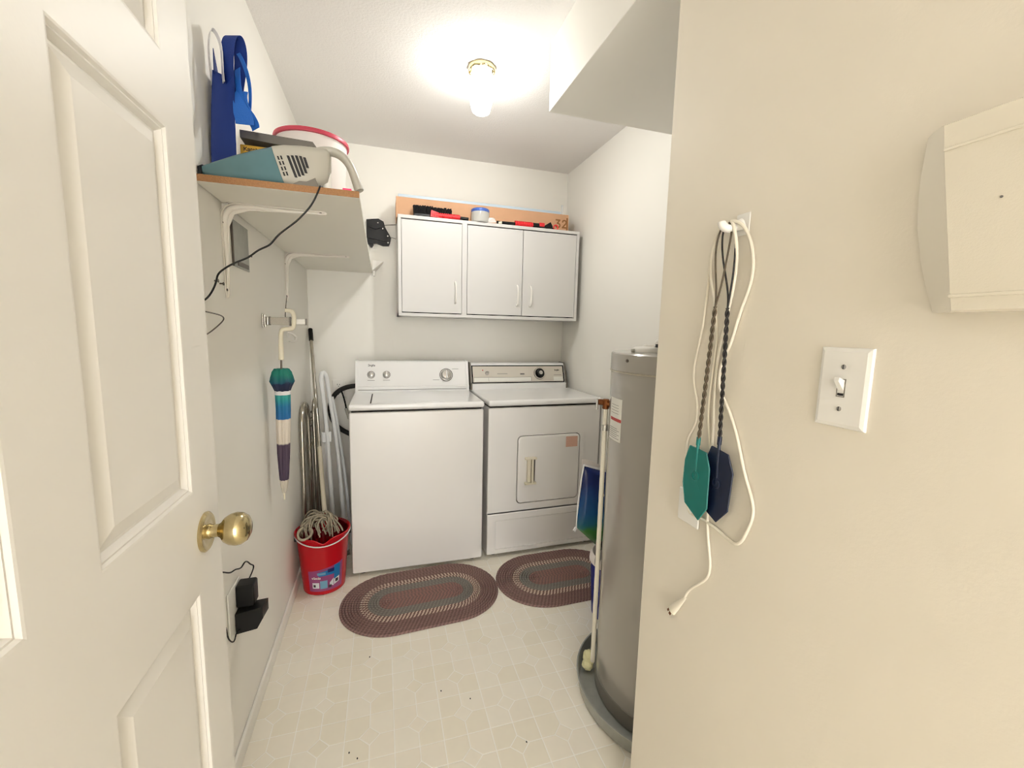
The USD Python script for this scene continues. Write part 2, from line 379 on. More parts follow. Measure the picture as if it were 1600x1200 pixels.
for a, b in cols:
    for c, d in rows:
        part('panel', raised_panel(a, b, c, d), M_door, door, smooth=False)
KY, KZ = 0.785, 0.951
kn = part('door_knob', lathe([(0.011, 0.004), (0.0105, 0.012), (0.0105, 0.020), (0.0115, 0.021), (0.0135, 0.024), (0.0205, 0.0285), (0.0255, 0.0365), (0.0275, 0.0455), (0.0262, 0.054), (0.021, 0.062), (0.012, 0.0665), (0.0, 0.068)], (XD, KY, KZ), (1, 0, 0), 40), M_brass, door, smooth=50, label='polished brass door knob')
part('rosette', lathe([(0.0, 0.0), (0.0325, 0.0), (0.0328, 0.003), (0.030, 0.0055), (0.0265, 0.0062), (0.023, 0.0052), (0.0185, 0.0050), (0.0125, 0.0058), (0.0120, 0.0095), (0.0, 0.0095)], (XD, KY, KZ), (1, 0, 0), 40), M_brass, kn, smooth=30)

# ------------------------------------------------------------------ ceiling lamp
lamp = thing('ceiling_lamp', 'lit frosted glass ceiling lamp with a scalloped brass rim', 'lamp', (0.84, 1.88, HC))
ang = np.linspace(0, 2 * PI, 64, endpoint=False)
rr = 0.056 + 0.0022 * np.abs(np.sin(4 * ang))
zz = 0.006 * np.abs(np.sin(4 * ang))
ring = lambda s, h, z2=0: np.c_[0.84 + rr * s * np.cos(ang), 1.88 + rr * s * np.sin(ang), HC - h - z2 * zz]
part('brass_rim', loft([ring(0.9, 0.0), ring(1.0, 0.001), ring(1.0, 0.010, 1), ring(0.93, 0.015, 1), ring(0.85, 0.015), ring(0.85, 0.003)], cap=True), M_brass, lamp, smooth=40)
oct_ = lambda r, z: np.c_[0.84 + r * np.cos(np.arange(8) * PI / 4 + 0.3), 1.88 + r * np.sin(np.arange(8) * PI / 4 + 0.3), np.full(8, HC - z)]
part('glass_shade', loft([oct_(0.044, 0.005), oct_(0.044, 0.022), oct_(0.0505, 0.045), oct_(0.0515, 0.085), oct_(0.0495, 0.128)], cap=False), M_lamp, lamp, smooth=25)
bowl = loft([oct_(0.0495, 0.1281), oct_(0.048, 0.140), oct_(0.040, 0.168), oct_(0.033, 0.176)])
bowl.faces = bowl.faces[[not (f == len(bowl.vertices) - 2).any() for f in bowl.faces]]
part('glass_bowl', bowl, M_lamp_clear, lamp, smooth=25)

part('lamp_holder', cyl((0.84, 1.88, HC - 0.088), (0.84, 1.88, HC - 0.004), 0.027, 20, 0.030), M_plastic_w, lamp)
part('bulb', sphere((0.84, 1.88, HC - 0.125), 0.024, 3), M_bulb, lamp, smooth=True)

# ================================================================== WASHER
WX, WY = 0.2614, 2.2058
washer = thing('washing_machine', 'white top-loading washing machine left of the dryer', 'washing machine', (WX, WY, 0), rotz=-0.0093)
L = dict(local=True)
part('cabinet', box(0, 0.686, 0, 0.56, 0.018, 0.8715, 0.008), M_white_enamel, washer, **L)
for x, y in ((0.05, 0.05), (0.636, 0.05), (0.05, 0.51), (0.636, 0.51)):
    part('foot', cyl((x, y, 0.0), (x, y, 0.02), 0.018, 16), M_rubber, washer, **L)
top = box(-0.002, 0.688, -0.006, 0.562, 0.8805, 0.914, 0.010)
part('top_panel', top, M_white_enamel_w, washer, **L)
part('lid_gap', box(0.012, 0.674, 0.008, 0.53, 0.868, 0.882), M_gap, washer, **L)
lid = part('lid', box(0.107, 0.60, 0.012, 0.36, 0.9125, 0.9165, 0.0035), M_white_enamel_w, washer, **L)
part('lid_slot', box(0.101, 0.1065, 0.02, 0.34, 0.9128, 0.9150), M_gap, washer, **L)
# console: leaning front
cp = [(0.415, 0.914), (0.44, 0.914), (0.445, 0.914), (0.56, 0.914), (0.56, 1.088), (0.548, 1.094), (0.478, 1.094), (0.470, 1.090), (0.424, 0.948), (0.415, 0.944)]
yz = lambda x0: (np.array([x0, 0, 0]), np.array([0, 1.0, 0]), np.array([0, 0, 1.0]))
part('console', extrude(cp, 0.0, 0.648, yz(0.020)), M_white_enamel_w, washer, smooth=25, **L)
for x0 in (0.006, 0.652 + 0.014):
    part('console_end', extrude([(0.412, 0.9135), (0.563, 0.9135), (0.563, 1.09), (0.55, 1.097), (0.476, 1.097), (0.467, 1.092), (0.420, 0.950), (0.412, 0.946)], 0.0, 0.016, yz(x0)), M_white_enamel_w, washer, smooth=25, **L)
cn = np.array([0, -0.951, 0.309]); cu = np.array([0, 0.309, 0.951])
def console_pt(x, s): return np.array([x, 0.424, 0.948]) + cu * s
def dial(x, s, R, parent, big=False):
    o = console_pt(x, s)
    part('dial_mark', lathe([(R * 1.22, 0.0001), (R * 1.22, 0.0008), (R * 1.38, 0.0008), (R * 1.38, 0.0001)], o, cn, 36), M_print, parent, **L)
    k = part('knob', lathe([(R * 1.15, 0.0), (R * 1.15, 0.004), (R, 0.006), (R * 0.92, 0.022), (R * 0.80, 0.026), (R * 0.45, 0.027), (0, 0.027)], o, cn, 30), M_silver, parent, **L)
    part('pointer', box(-R * 0.12, R * 0.12, -R * 0.8, R * 0.8, 0, 0.006, 0.001).apply_transform(np.vstack([np.c_[np.array([1.0, 0, 0]), cu, cn, o + cn * 0.025], [0, 0, 0, 1]])), M_white_enamel_w, k, **L)
dial(0.095, 0.070, 0.0165, washer); dial(0.183, 0.070, 0.0165, washer); dial(0.541, 0.066, 0.030, washer)
part('maker_name', text('Inglis', 0.011, console_pt(0.078, 0.122) + cn * 0.0002, (1, 0, 0), cu), M_ink, washer, smooth=False, **L)
parts('small_print', [*[box(-0.02, 0.02, -0.001, 0.001, 0, 0.0006).apply_transform(np.vstack([np.c_[np.array([1.0, 0, 0]), cu, cn, console_pt(x, s)], [0, 0, 0, 1]])) for x, s in ((0.095, 0.036), (0.183, 0.036), (0.478, 0.035), (0.60, 0.105))]], M_print, washer, smooth=False, **L)
part('console_trim', box(0.022, 0.664, 0.4135, 0.4155, 0.926, 0.9285), M_print, washer, **L)

# ================================================================== DRYER
DX, DYY = 0.9764, 2.2109
DW = 0.692
dryer = thing('clothes_dryer', 'white front-loading clothes dryer with brushed metal control panel', 'dryer', (DX, DYY, 0), rotz=0.018)
body = box(0, DW, 0, 0.62, 0.018, 0.8715, 0.008)
ro = rrect(0.170, 0.562, 0.309, 0.708, 0.028)
xz = lambda y: (np.array([0, y, 0]), np.array([1.0, 0, 0]), np.array([0, 0, 1.0]))     # height along -y
body = sub(body, extrude(ro, -0.010, 0.02, xz(0)), box(-0.01, DW + 0.01, -0.01, 0.012, 0.262, 0.2715))
part('cabinet', body, M_white_enamel, dryer, smooth=30, **L)
part('door_recess', extrude(ro.buffer(-0.0005), -0.0099, -0.0085, xz(0)), M_gap, dryer, smooth=False, **L)
rings = []
for off, h in ((0.004, -0.008), (0.004, 0.001), (0.006, 0.0045), (0.010, 0.006), (0.016, 0.0063)):
    c = np.array(ro.buffer(-off, quad_segs=6).exterior.coords)[:-1]
    rings.append(np.c_[c[:, 0], np.full(len(c), -h), c[:, 1]])
n0 = min(len(r) for r in rings)
if all(len(r) == n0 for r in rings): dm = loft(rings)
else: dm = extrude(ro.buffer(-0.004), -0.008, 0.006, xz(0))
dd = part('door', dm, M_white_enamel, dryer, smooth=30, **L)
part('handle', cat(box(0.226, 0.246, -0.030, -0.005, 0.44, 0.578, 0.004), box(0.214, 0.282, -0.030, -0.005, 0.572, 0.584, 0.003), box(0.214, 0.282, -0.030, -0.005, 0.426, 0.438, 0.003), box(0.250, 0.262, -0.034, -0.005, 0.436, 0.576, 0.004)), M_plastic_cream, dd, **L)
part('handle_recess', box(0.262, 0.279, -0.0075, -0.005, 0.44, 0.574), M_greydark, dd, **L)
part('warning_sticker', cat(box(0.468, 0.542, -0.0072, -0.006, 0.628, 0.690), *[box(0.474 + 0.012 * i, 0.482 + 0.012 * i, -0.0078, -0.007, 0.634 + 0.02 * ((i * 7) % 3), 0.65 + 0.02 * ((i * 5) % 2)) for i in range(5)]), M_sticker, dd, **L)
lp = rrect(0.046, DW - 0.046, 0.05, 0.226, 0.012)
part('toe_panel', sub(box(0.0, DW, -0.006, 0.025, 0.022, 0.262, 0.006), extrude(lp, 0.003, 0.02, xz(0)), extrude(lp.difference(lp.buffer(-0.006)), -0.007, 0.02, xz(0))), M_white_enamel, dryer, smooth=30, **L)
for x, y in ((0.05, 0.05), (DW - 0.05, 0.05), (0.05, 0.57), (DW - 0.05, 0.57)):
    part('foot', cyl((x, y, 0.0), (x, y, 0.02), 0.018, 16), M_rubber, dryer, **L)
part('top_panel', box(-0.002, DW + 0.002, -0.006, 0.622, 0.8805, 0.914, 0.010), M_white_enamel_w, dryer, **L)
part('top_gap', box(0.012, DW - 0.012, 0.008, 0.60, 0.868, 0.882), M_gap, dryer, **L)
cp2 = [(0.435, 0.914), (0.57, 0.914), (0.57, 1.080), (0.50, 1.080), (0.492, 1.074), (0.452, 0.952), (0.435, 0.948)]
part('console', extrude(cp2, 0.0, 0.664, yz(0.004)), M_white_enamel_w, dryer, smooth=25, **L)
for x0 in (-0.004, 0.664):
    part('console_end', extrude([(0.432, 0.9135), (0.573, 0.9135), (0.573, 1.083), (0.498, 1.083), (0.489, 1.076), (0.449, 0.955), (0.432, 0.951)], 0.0, 0.010, yz(x0)), M_greydark, dryer, smooth=25, **L)
c0, c1 = np.array([0.452, 0.952]), np.array([0.492, 1.074]); cl = np.linalg.norm(c1 - c0); e = (c1 - c0) / cl
du, dn = np.array([0, e[0], e[1]]), np.array([0, -e[1], e[0]])
def dpt(x, s, h=0.0): return np.array([x, c0[0], c0[1]]) + du * s + dn * h
def dbox(x0, x1, s0, s1, h0, h1, b=0.0): return box(x0, x1, s0, s1, h0, h1, b).apply_transform(np.vstack([np.c_[np.array([1.0, 0, 0]), du, dn, dpt(0, 0)], [0, 0, 0, 1]]))
part('control_panel', dbox(0.016, 0.652, 0.006, 0.112, 0.0, 0.0022), M_panel_alu, dryer, label='brushed metal control panel', **L)
parts('panel_border', [dbox(0.008, 0.660, 0.112, 0.118, 0, 0.003), dbox(0.008, 0.016, 0.0, 0.118, 0, 0.003), dbox(0.652, 0.660, 0.0, 0.118, 0, 0.003), dbox(0.008, 0.66, 0.0, 0.005, 0, 0.003)], M_black, dryer, **L)
parts('instruction_strip', [dbox(0.024, 0.415, 0.010, 0.036, 0.002, 0.0028), dbox(0.58, 0.648, 0.010, 0.038, 0.002, 0.0028)], M_paper, dryer, **L)
parts('strip_lines', [dbox(0.020, 0.42, 0.0375, 0.039, 0.002, 0.0028), dbox(0.416, 0.4175, 0.010, 0.038, 0.002, 0.0028), dbox(0.12, 0.121, 0.01, 0.036, 0.002, 0.0030), dbox(0.18, 0.25, 0.060, 0.063, 0.002, 0.0026), dbox(0.34, 0.37, 0.054, 0.064, 0.002, 0.0026), dbox(0.585, 0.64, 0.05, 0.052, 0.002, 0.0026)], M_print, dryer, smooth=False, **L)
part('maker_name', text('Inglis', 0.010, dpt(0.590, 0.080, 0.0022), (1, 0, 0), du), M_ink, dryer, smooth=False, **L)
part('start_knob', lathe([(0.013, 0.0), (0.013, 0.004), (0.010, 0.006), (0.009, 0.024), (0.006, 0.027), (0, 0.027)], dpt(0.110, 0.066, 0.002), dn, 24), M_silver, dryer, **L)
ck = part('timer_dial', lathe([(0.0, 0.0), (0.041, 0.0), (0.041, 0.004), (0.036, 0.006), (0, 0.006)], dpt(0.478, 0.062, 0.002), dn, 40), M_black, dryer, **L)
part('chrome_ring', lathe([(0.033, 0.006), (0.033, 0.009), (0.0385, 0.009), (0.0405, 0.0065), (0.0405, 0.004)], dpt(0.478, 0.062, 0.002), dn, 40), M_chrome, ck, **L)
part('timer_knob', lathe([(0.026, 0.006), (0.023, 0.026), (0.017, 0.030), (0.0, 0.030)], dpt(0.478, 0.062, 0.002), dn, 30), M_black, ck, **L)
part('knob_cap', lathe([(0.014, 0.029), (0.013, 0.033), (0.0, 0.035)], dpt(0.478, 0.062, 0.002), dn, 24), M_silver, ck, **L)
part('small_light', sphere(dpt(0.105 - 0.022, 0.086, 0.003), 0.004, 1), M_inkred, dryer, **L)

# ================================================================== WALL CABINET
CX0, CX1, CZ0, CZ1, CY = 0.519, 1.637, 1.366, 1.928, 2.548
cab = thing('wall_cabinet', 'white three-door wall cabinet above the washer and dryer', 'cabinet', (CX0, CY, CZ0))
tk = 0.018
carc = cat(box(CX0, CX1, CY, YB - 0.001, CZ1 - tk, CZ1, 0.001), box(CX0, CX1, CY, YB - 0.001, CZ0, CZ0 + tk, 0.001), box(CX0, CX0 + tk, CY + 0.0003, YB - 0.001, CZ0, CZ1, 0.001), box(CX1 - tk, CX1, CY + 0.0003, YB - 0.001, CZ0, CZ1, 0.001),
           box(0.884, 0.914, CY + 0.0003, YB - 0.001, CZ0, CZ1, 0.001), box(CX0, CX1, YB - 0.008, YB - 0.002, CZ0, CZ1))
part('carcass', carc, M_melamine, cab, smooth=False)
part('shadow_gap_backing', box(CX0 + tk, CX1 - tk, CY + 0.022, CY + 0.024, CZ0 + tk, CZ1 - tk), M_gap, cab, smooth=False)
for x0, x1, hx, up in ((CX0 + tk + 0.002, 0.8825, 0.846, 1), (0.9165, 1.2600, 1.228, 1), (1.2635, CX1 - tk - 0.002, 1.315, 1)):
    dr = part('door', box(x0, x1, CY + 0.002, CY + 0.020, CZ0 + tk + 0.005, CZ1 - tk - 0.006, 0.0012), M_melamine, cab, smooth=False)
    part('handle', tube([(hx, CY + 0.003, 1.452), (hx, CY - 0.018, 1.462), (hx, CY - 0.024, 1.505), (hx, CY - 0.022, 1.545), (hx, CY + 0.003, 1.572)], [0.007, 0.0055, 0.0048, 0.0045, 0.006], 10), M_plastic_w, dr)

# ---- things on the cabinet
ZT = CZ1
bxt = thing('cardboard_box', 'long narrow brown cardboard box lying on the wall cabinet', 'box', (0.516, 2.64, ZT))
part('carton', box(0.516, 1.598, 2.64, 2.80, ZT, ZT + 0.120, 0.002), M_card, bxt)
part('flap', box(0.514, 0.595, 2.6375, 2.6405, ZT + 0.002, ZT + 0.1185), M_card, bxt)
parts('end_print', [text('32', 0.05, (1.50, 2.6392, ZT + 0.035), (1, 0, 0), (0, 0, 1), 0.0006), box(1.582, 1.592, 2.6392, 2.6401, ZT + 0.02, ZT + 0.10)], M_cardprint, bxt, smooth=False)
single('plastic_channel', cat(box(0.528, 1.55, 2.665, 2.668, ZT + 0.121, ZT + 0.142, 0.001), box(0.528, 1.55, 2.665, 2.71, ZT + 0.1205, ZT + 0.1235, 0.001), box(0.528, 1.55, 2.708, 2.711, ZT + 0.121, ZT + 0.150, 0.001)), M_paleblue, 'long pale blue and white plastic channel lying on the cardboard box', 'plastic channel')
single('bracket_strip', cat(box(1.555, 1.565, 2.66, 2.672, ZT + 0.1205, ZT + 0.185, 0.001), box(1.52, 1.565, 2.66, 2.672, ZT + 0.1205, ZT + 0.1235)), M_whitepaint, 'small upright grey-white strip at the right end of the cardboard box', 'bracket')
# snow brush
sb = thing('snow_brush', 'black-bristled snow brush with a red ribbed grip on the cabinet', 'brush', (0.60, 2.585, ZT))
bp = [(0.608, 2.572, ZT + 0.0), (0.828, 2.60, ZT + 0.022)]
part('brush_block', box(0.608, 0.83, 2.575, 2.612, ZT + 0.0, ZT + 0.024, 0.005), M_black, sb)
tufts = []
for i in range(28):
    for j in range(4):
        x, y = 0.613 + i * 0.0078, 2.579 + j * 0.0095
        tufts.append(cyl((x, y, ZT + 0.022), (x + rng.uniform(-.004, .004), y + rng.uniform(-.003, .003), ZT + 0.066 - 0.004 * i / 28 + rng.uniform(-.003, .003)), 0.0032, 5, 0.0042))
part('bristles', cat(*tufts), M_black_matt, sb, kind='stuff')
def grip(x0, x1, y, z, r, n):
    pr = []
    for i in range(n):
        a, b = i / n, (i + 0.55) / n; LN = x1 - x0
        pr += [(r, a * LN), (r, b * LN), (r * 0.82, (b + 0.06 / n) * LN), (r * 0.82, (i + 0.96) / n * LN)]
    return lathe([(0, 0)] + pr + [(r * 0.82, x1 - x0), (0, x1 - x0)], (x0, y, z), (1, 0, 0), 18)
part('grip', cat(grip(0.71, 0.872, 2.564, ZT + 0.016, 0.0155, 14), hull([(0.700, 2.55, ZT + 0.004), (0.700, 2.578, ZT + 0.004), (0.705, 2.55, ZT + 0.040), (0.705, 2.578, ZT + 0.040), (0.75, 2.552, ZT + 0.003), (0.75, 2.576, ZT + 0.003), (0.75, 2.556, ZT + 0.030), (0.75, 2.574, ZT + 0.030)])), M_redgrip, sb)
part('shaft_end', cyl((0.872, 2.564, ZT + 0.014), (0.923, 2.564, ZT + 0.012), 0.009, 14, bev=0.002), M_black, sb)
# pick-up tool
gt = thing('grabber_tool', 'black grabber tool with red ribbed grip and red ring, right of the jar', 'tool', (1.10, 2.575, ZT))
part('shaft', cyl((1.098, 2.575, ZT + 0.013), (1.215, 2.573, ZT + 0.014), 0.0095, 14), M_black, gt)
part('grip', grip(1.212, 1.328, 2.573, ZT + 0.017, 0.017, 9), M_redgrip, gt)
part('collar', cat(cyl((1.328, 2.573, ZT + 0.016), (1.368, 2.573, ZT + 0.016), 0.016, 16, bev=0.002)), M_black, gt)
part('red_button', box(1.368, 1.405, 2.564, 2.582, ZT + 0.012, ZT + 0.036, 0.004), M_redgrip, gt)
part('claw', cat(hull([(1.365, 2.566, ZT + 0.002), (1.365, 2.584, ZT + 0.002), (1.365, 2.566, ZT + 0.02), (1.365, 2.584, ZT + 0.02), (1.47, 2.57, ZT + 0.001), (1.47, 2.58, ZT + 0.001), (1.455, 2.57, ZT + 0.022), (1.455, 2.58, ZT + 0.022)]),
    hull([(1.40, 2.57, ZT + 0.018), (1.40, 2.58, ZT + 0.018), (1.445, 2.57, ZT + 0.046), (1.45, 2.58, ZT + 0.044), (1.46, 2.57, ZT + 0.02), (1.46, 2.58, ZT + 0.02)])), M_black, gt)
part('red_ring', tube([(1.482 + 0.014 * math.cos(t), 2.574, ZT + 0.017 + 0.015 * math.sin(t)) for t in np.linspace(0, 2 * PI, 17)], 0.004, 8, 3), M_redgrip, gt)
jar = thing('plastic_jar', 'clear plastic jar with a blue lid on the cabinet beside the cardboard box', 'jar', (0.998, 2.585, ZT))
part('jar_body', lathe([(0, 0.001), (0.050, 0.001), (0.054, 0.006), (0.055, 0.055), (0.052, 0.064), (0.050, 0.066), (0, 0.066)], (0.998, 2.585, ZT), n=36), M_jar, jar)
part('jar_lid', lathe([(0.0535, 0.060), (0.0545, 0.062), (0.0545, 0.074), (0.050, 0.079), (0.035, 0.0815), (0, 0.082)], (0.998, 2.585, ZT), n=36), M_lidblue, jar)
parts('contents', [box(1.010, 1.035, 2.552, 2.60, ZT + 0.004, ZT + 0.05, 0.004), sphere((0.985, 2.57, ZT + 0.02), 0.018, 2)], M_plastic_cream, jar)
single('crumpled_bag', hull([(1.05 + 0.03 * math.cos(a) + 0.006 * ((i * 7) % 3), 2.562 + 0.010 * math.sin(a), ZT + 0.001 + 0.032 * abs(math.sin(a * 1.3 + 1))) for i, a in enumerate(np.linspace(0, 2 * PI, 15))]), M_tub, 'crumpled whitish plastic scrap against the jar', 'plastic scrap')
single('small_clamp', cat(cyl((1.105, 2.556, ZT + 0.007), (1.122, 2.556, ZT + 0.007), 0.0065, 10), box(1.115, 1.125, 2.552, 2.56, ZT + 0.001, ZT + 0.018, 0.002)), M_plastic_cream, 'tiny beige fitting at the cabinet edge right of the jar', 'fitting')

# ================================================================== SHELF
ZSH = 1.631
SH_Y0 = 1.236
shelf = thing('wall_shelf', 'cream melamine shelf on white brackets along the left wall', 'shelf', (0, SH_Y0, ZSH))
part('board', box(0.002, 0.373, SH_Y0 + 0.0015, YB - 0.002, ZSH, ZSH + 0.0165, 0.0008), M_melamine_shelf, shelf, smooth=False)
part('raw_edge', box(0.002, 0.373, SH_Y0, SH_Y0 + 0.0014, ZSH + 0.0003, ZSH + 0.0163), M_particle, shelf, smooth=False, label='raw particle board end')
def bracket(y, arm, leg):
    a = []
    # outline in x-z : rounded inner corner
    o = [(0.001, -0.0005), (arm, -0.0005), (arm + 0.004, -0.004), (arm, -0.008), (0.07, -0.016), (0.032, -0.03), (0.017, -0.065), (0.009, -leg + 0.01), (0.006, -leg), (0.001, -leg)]
    web = extrude([(x, z) for x, z in o], -0.0012, 0.0012, (np.array([0, y, ZSH]), np.array([1.0, 0, 0]), np.array([0, 0, 1.0])))
    plate1 = hull([(0.0008, y - 0.013, ZSH - 0.02), (0.0008, y + 0.013, ZSH - 0.02), (0.0028, y - 0.012, ZSH - 0.02), (0.0028, y + 0.012, ZSH - 0.02), (0.0008, y - 0.008, ZSH - leg), (0.0008, y + 0.008, ZSH - leg), (0.0028, y - 0.007, ZSH - leg), (0.0028, y + 0.007, ZSH - leg)])
    plate2 = hull([(0.02, y - 0.013, ZSH - 0.0005), (0.02, y + 0.013, ZSH - 0.0005), (0.02, y - 0.012, ZSH - 0.0028), (0.02, y + 0.012, ZSH - 0.0028), (arm, y - 0.007, ZSH - 0.0005), (arm, y + 0.007, ZSH - 0.0005), (arm, y - 0.006, ZSH - 0.0028), (arm, y + 0.006, ZSH - 0.0028)])
    elbow = tube([(0.0022, y, ZSH - 0.06), (0.006, y, ZSH - 0.022), (0.022, y, ZSH - 0.006), (0.06, y, ZSH - 0.0022)], [0.0125, 0.013, 0.013, 0.0125], 12, flat=(0.16, 1.0), up=(1, 0, 0))
    rib = tube([(0.003, y, ZSH - leg + 0.02), (0.006, y, ZSH - 0.08), (0.012, y, ZSH - 0.03), (0.03, y, ZSH - 0.012), (0.08, y, ZSH - 0.006), (arm - 0.02, y, ZSH - 0.003)], [0.003, 0.006, 0.008, 0.008, 0.006, 0.003], 10)
    return cat(web, plate1, plate2, elbow, rib)
for y, arm, leg, nm in ((1.423, 0.270, 0.262, 0), (2.232, 0.280, 0.222, 1)):
    b = part('bracket', bracket(y, arm, leg), M_enamel_w, shelf, smooth=40)
    for x, z in ((0.003, ZSH - 0.055), (0.003, ZSH - leg + 0.022)):
        part('screw', cyl((x, y - 0.004, z), (x + 0.0025, y - 0.004, z), 0.0035, 10), M_screw, b)
    part('screw', cyl((arm - 0.014, y, ZSH - 0.0045), (arm - 0.014, y, ZSH - 0.002), 0.0035, 10), M_screw, b)

# ---- things on the shelf
SZ = ZSH + 0.0165
# hand vacuum
VY = 1.298
vac = thing('handheld_vacuum', 'teal and grey cordless hand vacuum lying on the shelf end', 'vacuum cleaner', (0.18, VY, SZ))
def sup(x, w, z0, z1, n=28, e=0.45, slant=0.0):
    t = np.arange(n) * 2 * PI / n; c, s = np.cos(t), np.sin(t)
    yy = VY + w * np.sign(c) * np.abs(c) ** e; zz = (z0 + z1) / 2 + (z1 - z0) / 2 * np.sign(s) * np.abs(s) ** e
    return np.c_[x + slant * (zz - (z0 + z1) / 2), yy, zz]
S0 = -0.30
part('dust_cup', loft([sup(0.006, 0.030, SZ + 0.010, SZ + 0.030, e=0.6), sup(0.03, 0.034, SZ + 0.003, SZ + 0.041), sup(0.08, 0.042, SZ + 0.001, SZ + 0.063), sup(0.13, 0.047, SZ + 0.001, SZ + 0.080, slant=S0 * .6), sup(0.179, 0.050, SZ + 0.001, SZ + 0.094, slant=S0)]), M_teal, vac, smooth=50, label='translucent teal dust cup')
part('nozzle', loft([sup(0.0025, 0.034, SZ + 0.004, SZ + 0.030), sup(0.010, 0.034, SZ + 0.002, SZ + 0.034)]), M_black, vac)
mb = part('motor_body', loft([sup(0.1795, 0.051, SZ + 0.001, SZ + 0.0955, slant=S0), sup(0.205, 0.052, SZ + 0.001, SZ + 0.102, slant=S0 * .8), sup(0.24, 0.050, SZ + 0.005, SZ + 0.107, e=0.5, slant=-0.1), sup(0.268, 0.042, SZ + 0.012, SZ + 0.110, e=0.55), sup(0.292, 0.030, SZ + 0.028, SZ + 0.112, e=0.7), sup(0.300, 0.018, SZ + 0.06, SZ + 0.108, e=0.9)]), M_greyplastic, vac, smooth=50)
part('base_foot', hull([(0.205, VY - 0.046, SZ + 0.0005), (0.205, VY + 0.046, SZ + 0.0005), (0.275, VY - 0.04, SZ + 0.0005), (0.275, VY + 0.04, SZ + 0.0005), (0.262, VY - 0.04, SZ + 0.036), (0.262, VY + 0.04, SZ + 0.036), (0.228, VY - 0.046, SZ + 0.014), (0.228, VY + 0.046, SZ + 0.014)]), M_greydark, vac)
part('handle', tube([(0.255, VY, SZ + 0.097), (0.285, VY, SZ + 0.110), (0.315, VY, SZ + 0.109), (0.340, VY, SZ + 0.092), (0.357, VY, SZ + 0.060), (0.367, VY, SZ + 0.030), (0.371, VY, SZ + 0.0185)], [0.012, 0.0115, 0.0115, 0.0115, 0.0115, 0.0125, 0.013], 16, flat=(0.95, 1.4), up=(0, 0, 1)), M_greyplastic, vac, smooth=50)
part('handle_post', tube([(0.283, VY, SZ + 0.10), (0.288, VY, SZ + 0.06), (0.290, VY, SZ + 0.012)], 0.011, 14), M_plastic_w, vac, smooth=50)
vy = VY - 0.0522
def slot(x0, z0, x1, z1, w):
    d = np.array([x1 - x0, z1 - z0]); d /= np.linalg.norm(d); nrm = np.array([1.0, 0.0])
    q = [np.array([x0, z0]) - nrm * w / 2, np.array([x0, z0]) + nrm * w / 2, np.array([x1, z1]) + nrm * w / 2, np.array([x1, z1]) - nrm * w / 2]
    q = [np.array([p[0], SZ + (p[1] - SZ) * 0.90]) for p in q]
    return extrude([tuple(a) for a in q[::-1]], -0.004, 0.0004, (np.array([0, vy, 0]), np.array([1.0, 0, 0]), np.array([0, 0, 1.0])))
sl = []
for a in ((0.1815, 1.722, 0.1965, 1.668), (0.1885, 1.724, 0.2035, 1.670)):
    for i in range(4):
        f0, f1 = i / 4 + 0.03, i / 4 + 0.20
        sl.append(slot(a[0] + (a[2] - a[0]) * f0, a[1] + (a[3] - a[1]) * f0, a[0] + (a[2] - a[0]) * f1, a[1] + (a[3] - a[1]) * f1, 0.0036))
for a in ((0.205, 1.725, 0.222, 1.670), (0.2145, 1.727, 0.2305, 1.674), (0.224, 1.728, 0.2385, 1.678), (0.2335, 1.728, 0.2455, 1.685), (0.2425, 1.726, 0.2495, 1.700)):
    sl.append(slot(*a, 0.0062))
parts('vent_slot', [*sl], M_ink, mb, smooth=False)
single('pink_clip', box(0.331, 0.353, 1.252, 1.268, SZ, SZ + 0.009, 0.001), M_pink, 'small bright pink clip on the shelf end under the vacuum handle', 'clip')
# its charging cord hanging from the shelf end
single('charging_cord', tube([(0.285, 1.262, SZ + 0.003), (0.279, 1.240, SZ + 0.003), (0.276, 1.2325, 1.640), (0.259, 1.231, 1.603), (0.238, 1.231, 1.575), (0.216, 1.231, 1.552), (0.177, 1.231, 1.517), (0.158, 1.231, 1.494), (0.133, 1.231, 1.479), (0.111, 1.231, 1.461), (0.081, 1.231, 1.445), (0.044, 1.231, 1.417), (0.037, 1.231, 1.397), (0.021, 1.231, 1.363), (0.006, 1.231, 1.350)], 0.0022, 8), M_black, 'thin black charging cord hanging from the shelf end to the wall', 'cord')
# yellow carton with grey tray lid
yb = thing('yellow_carton', 'yellow printed carton with a dark grey tray lid behind the hand vacuum', 'box', (0.08, 1.42, SZ))
part('carton', box(0.052, 0.225, 1.432, 1.60, SZ, SZ + 0.148, 0.002), M_yellow, yb)
parts('carton_print', [text('Karcher', 0.010, (0.060, 1.4319, 1.779), (1, 0, 0), (0, 0, 1), 0.0006), text('SC', 0.012, (0.064, 1.4319, 1.760), (1, 0, 0), (0, 0, 1), 0.0006)], M_ink, yb, smooth=False)
part('grey_lid', hull([(0.054, 1.428, 1.812), (0.26, 1.428, 1.798), (0.054, 1.62, 1.803), (0.24, 1.62, 1.803), (0.054, 1.428, 1.832), (0.24, 1.428, 1.826), (0.054, 1.62, 1.832), (0.24, 1.62, 1.826)]), M_greydark, yb)
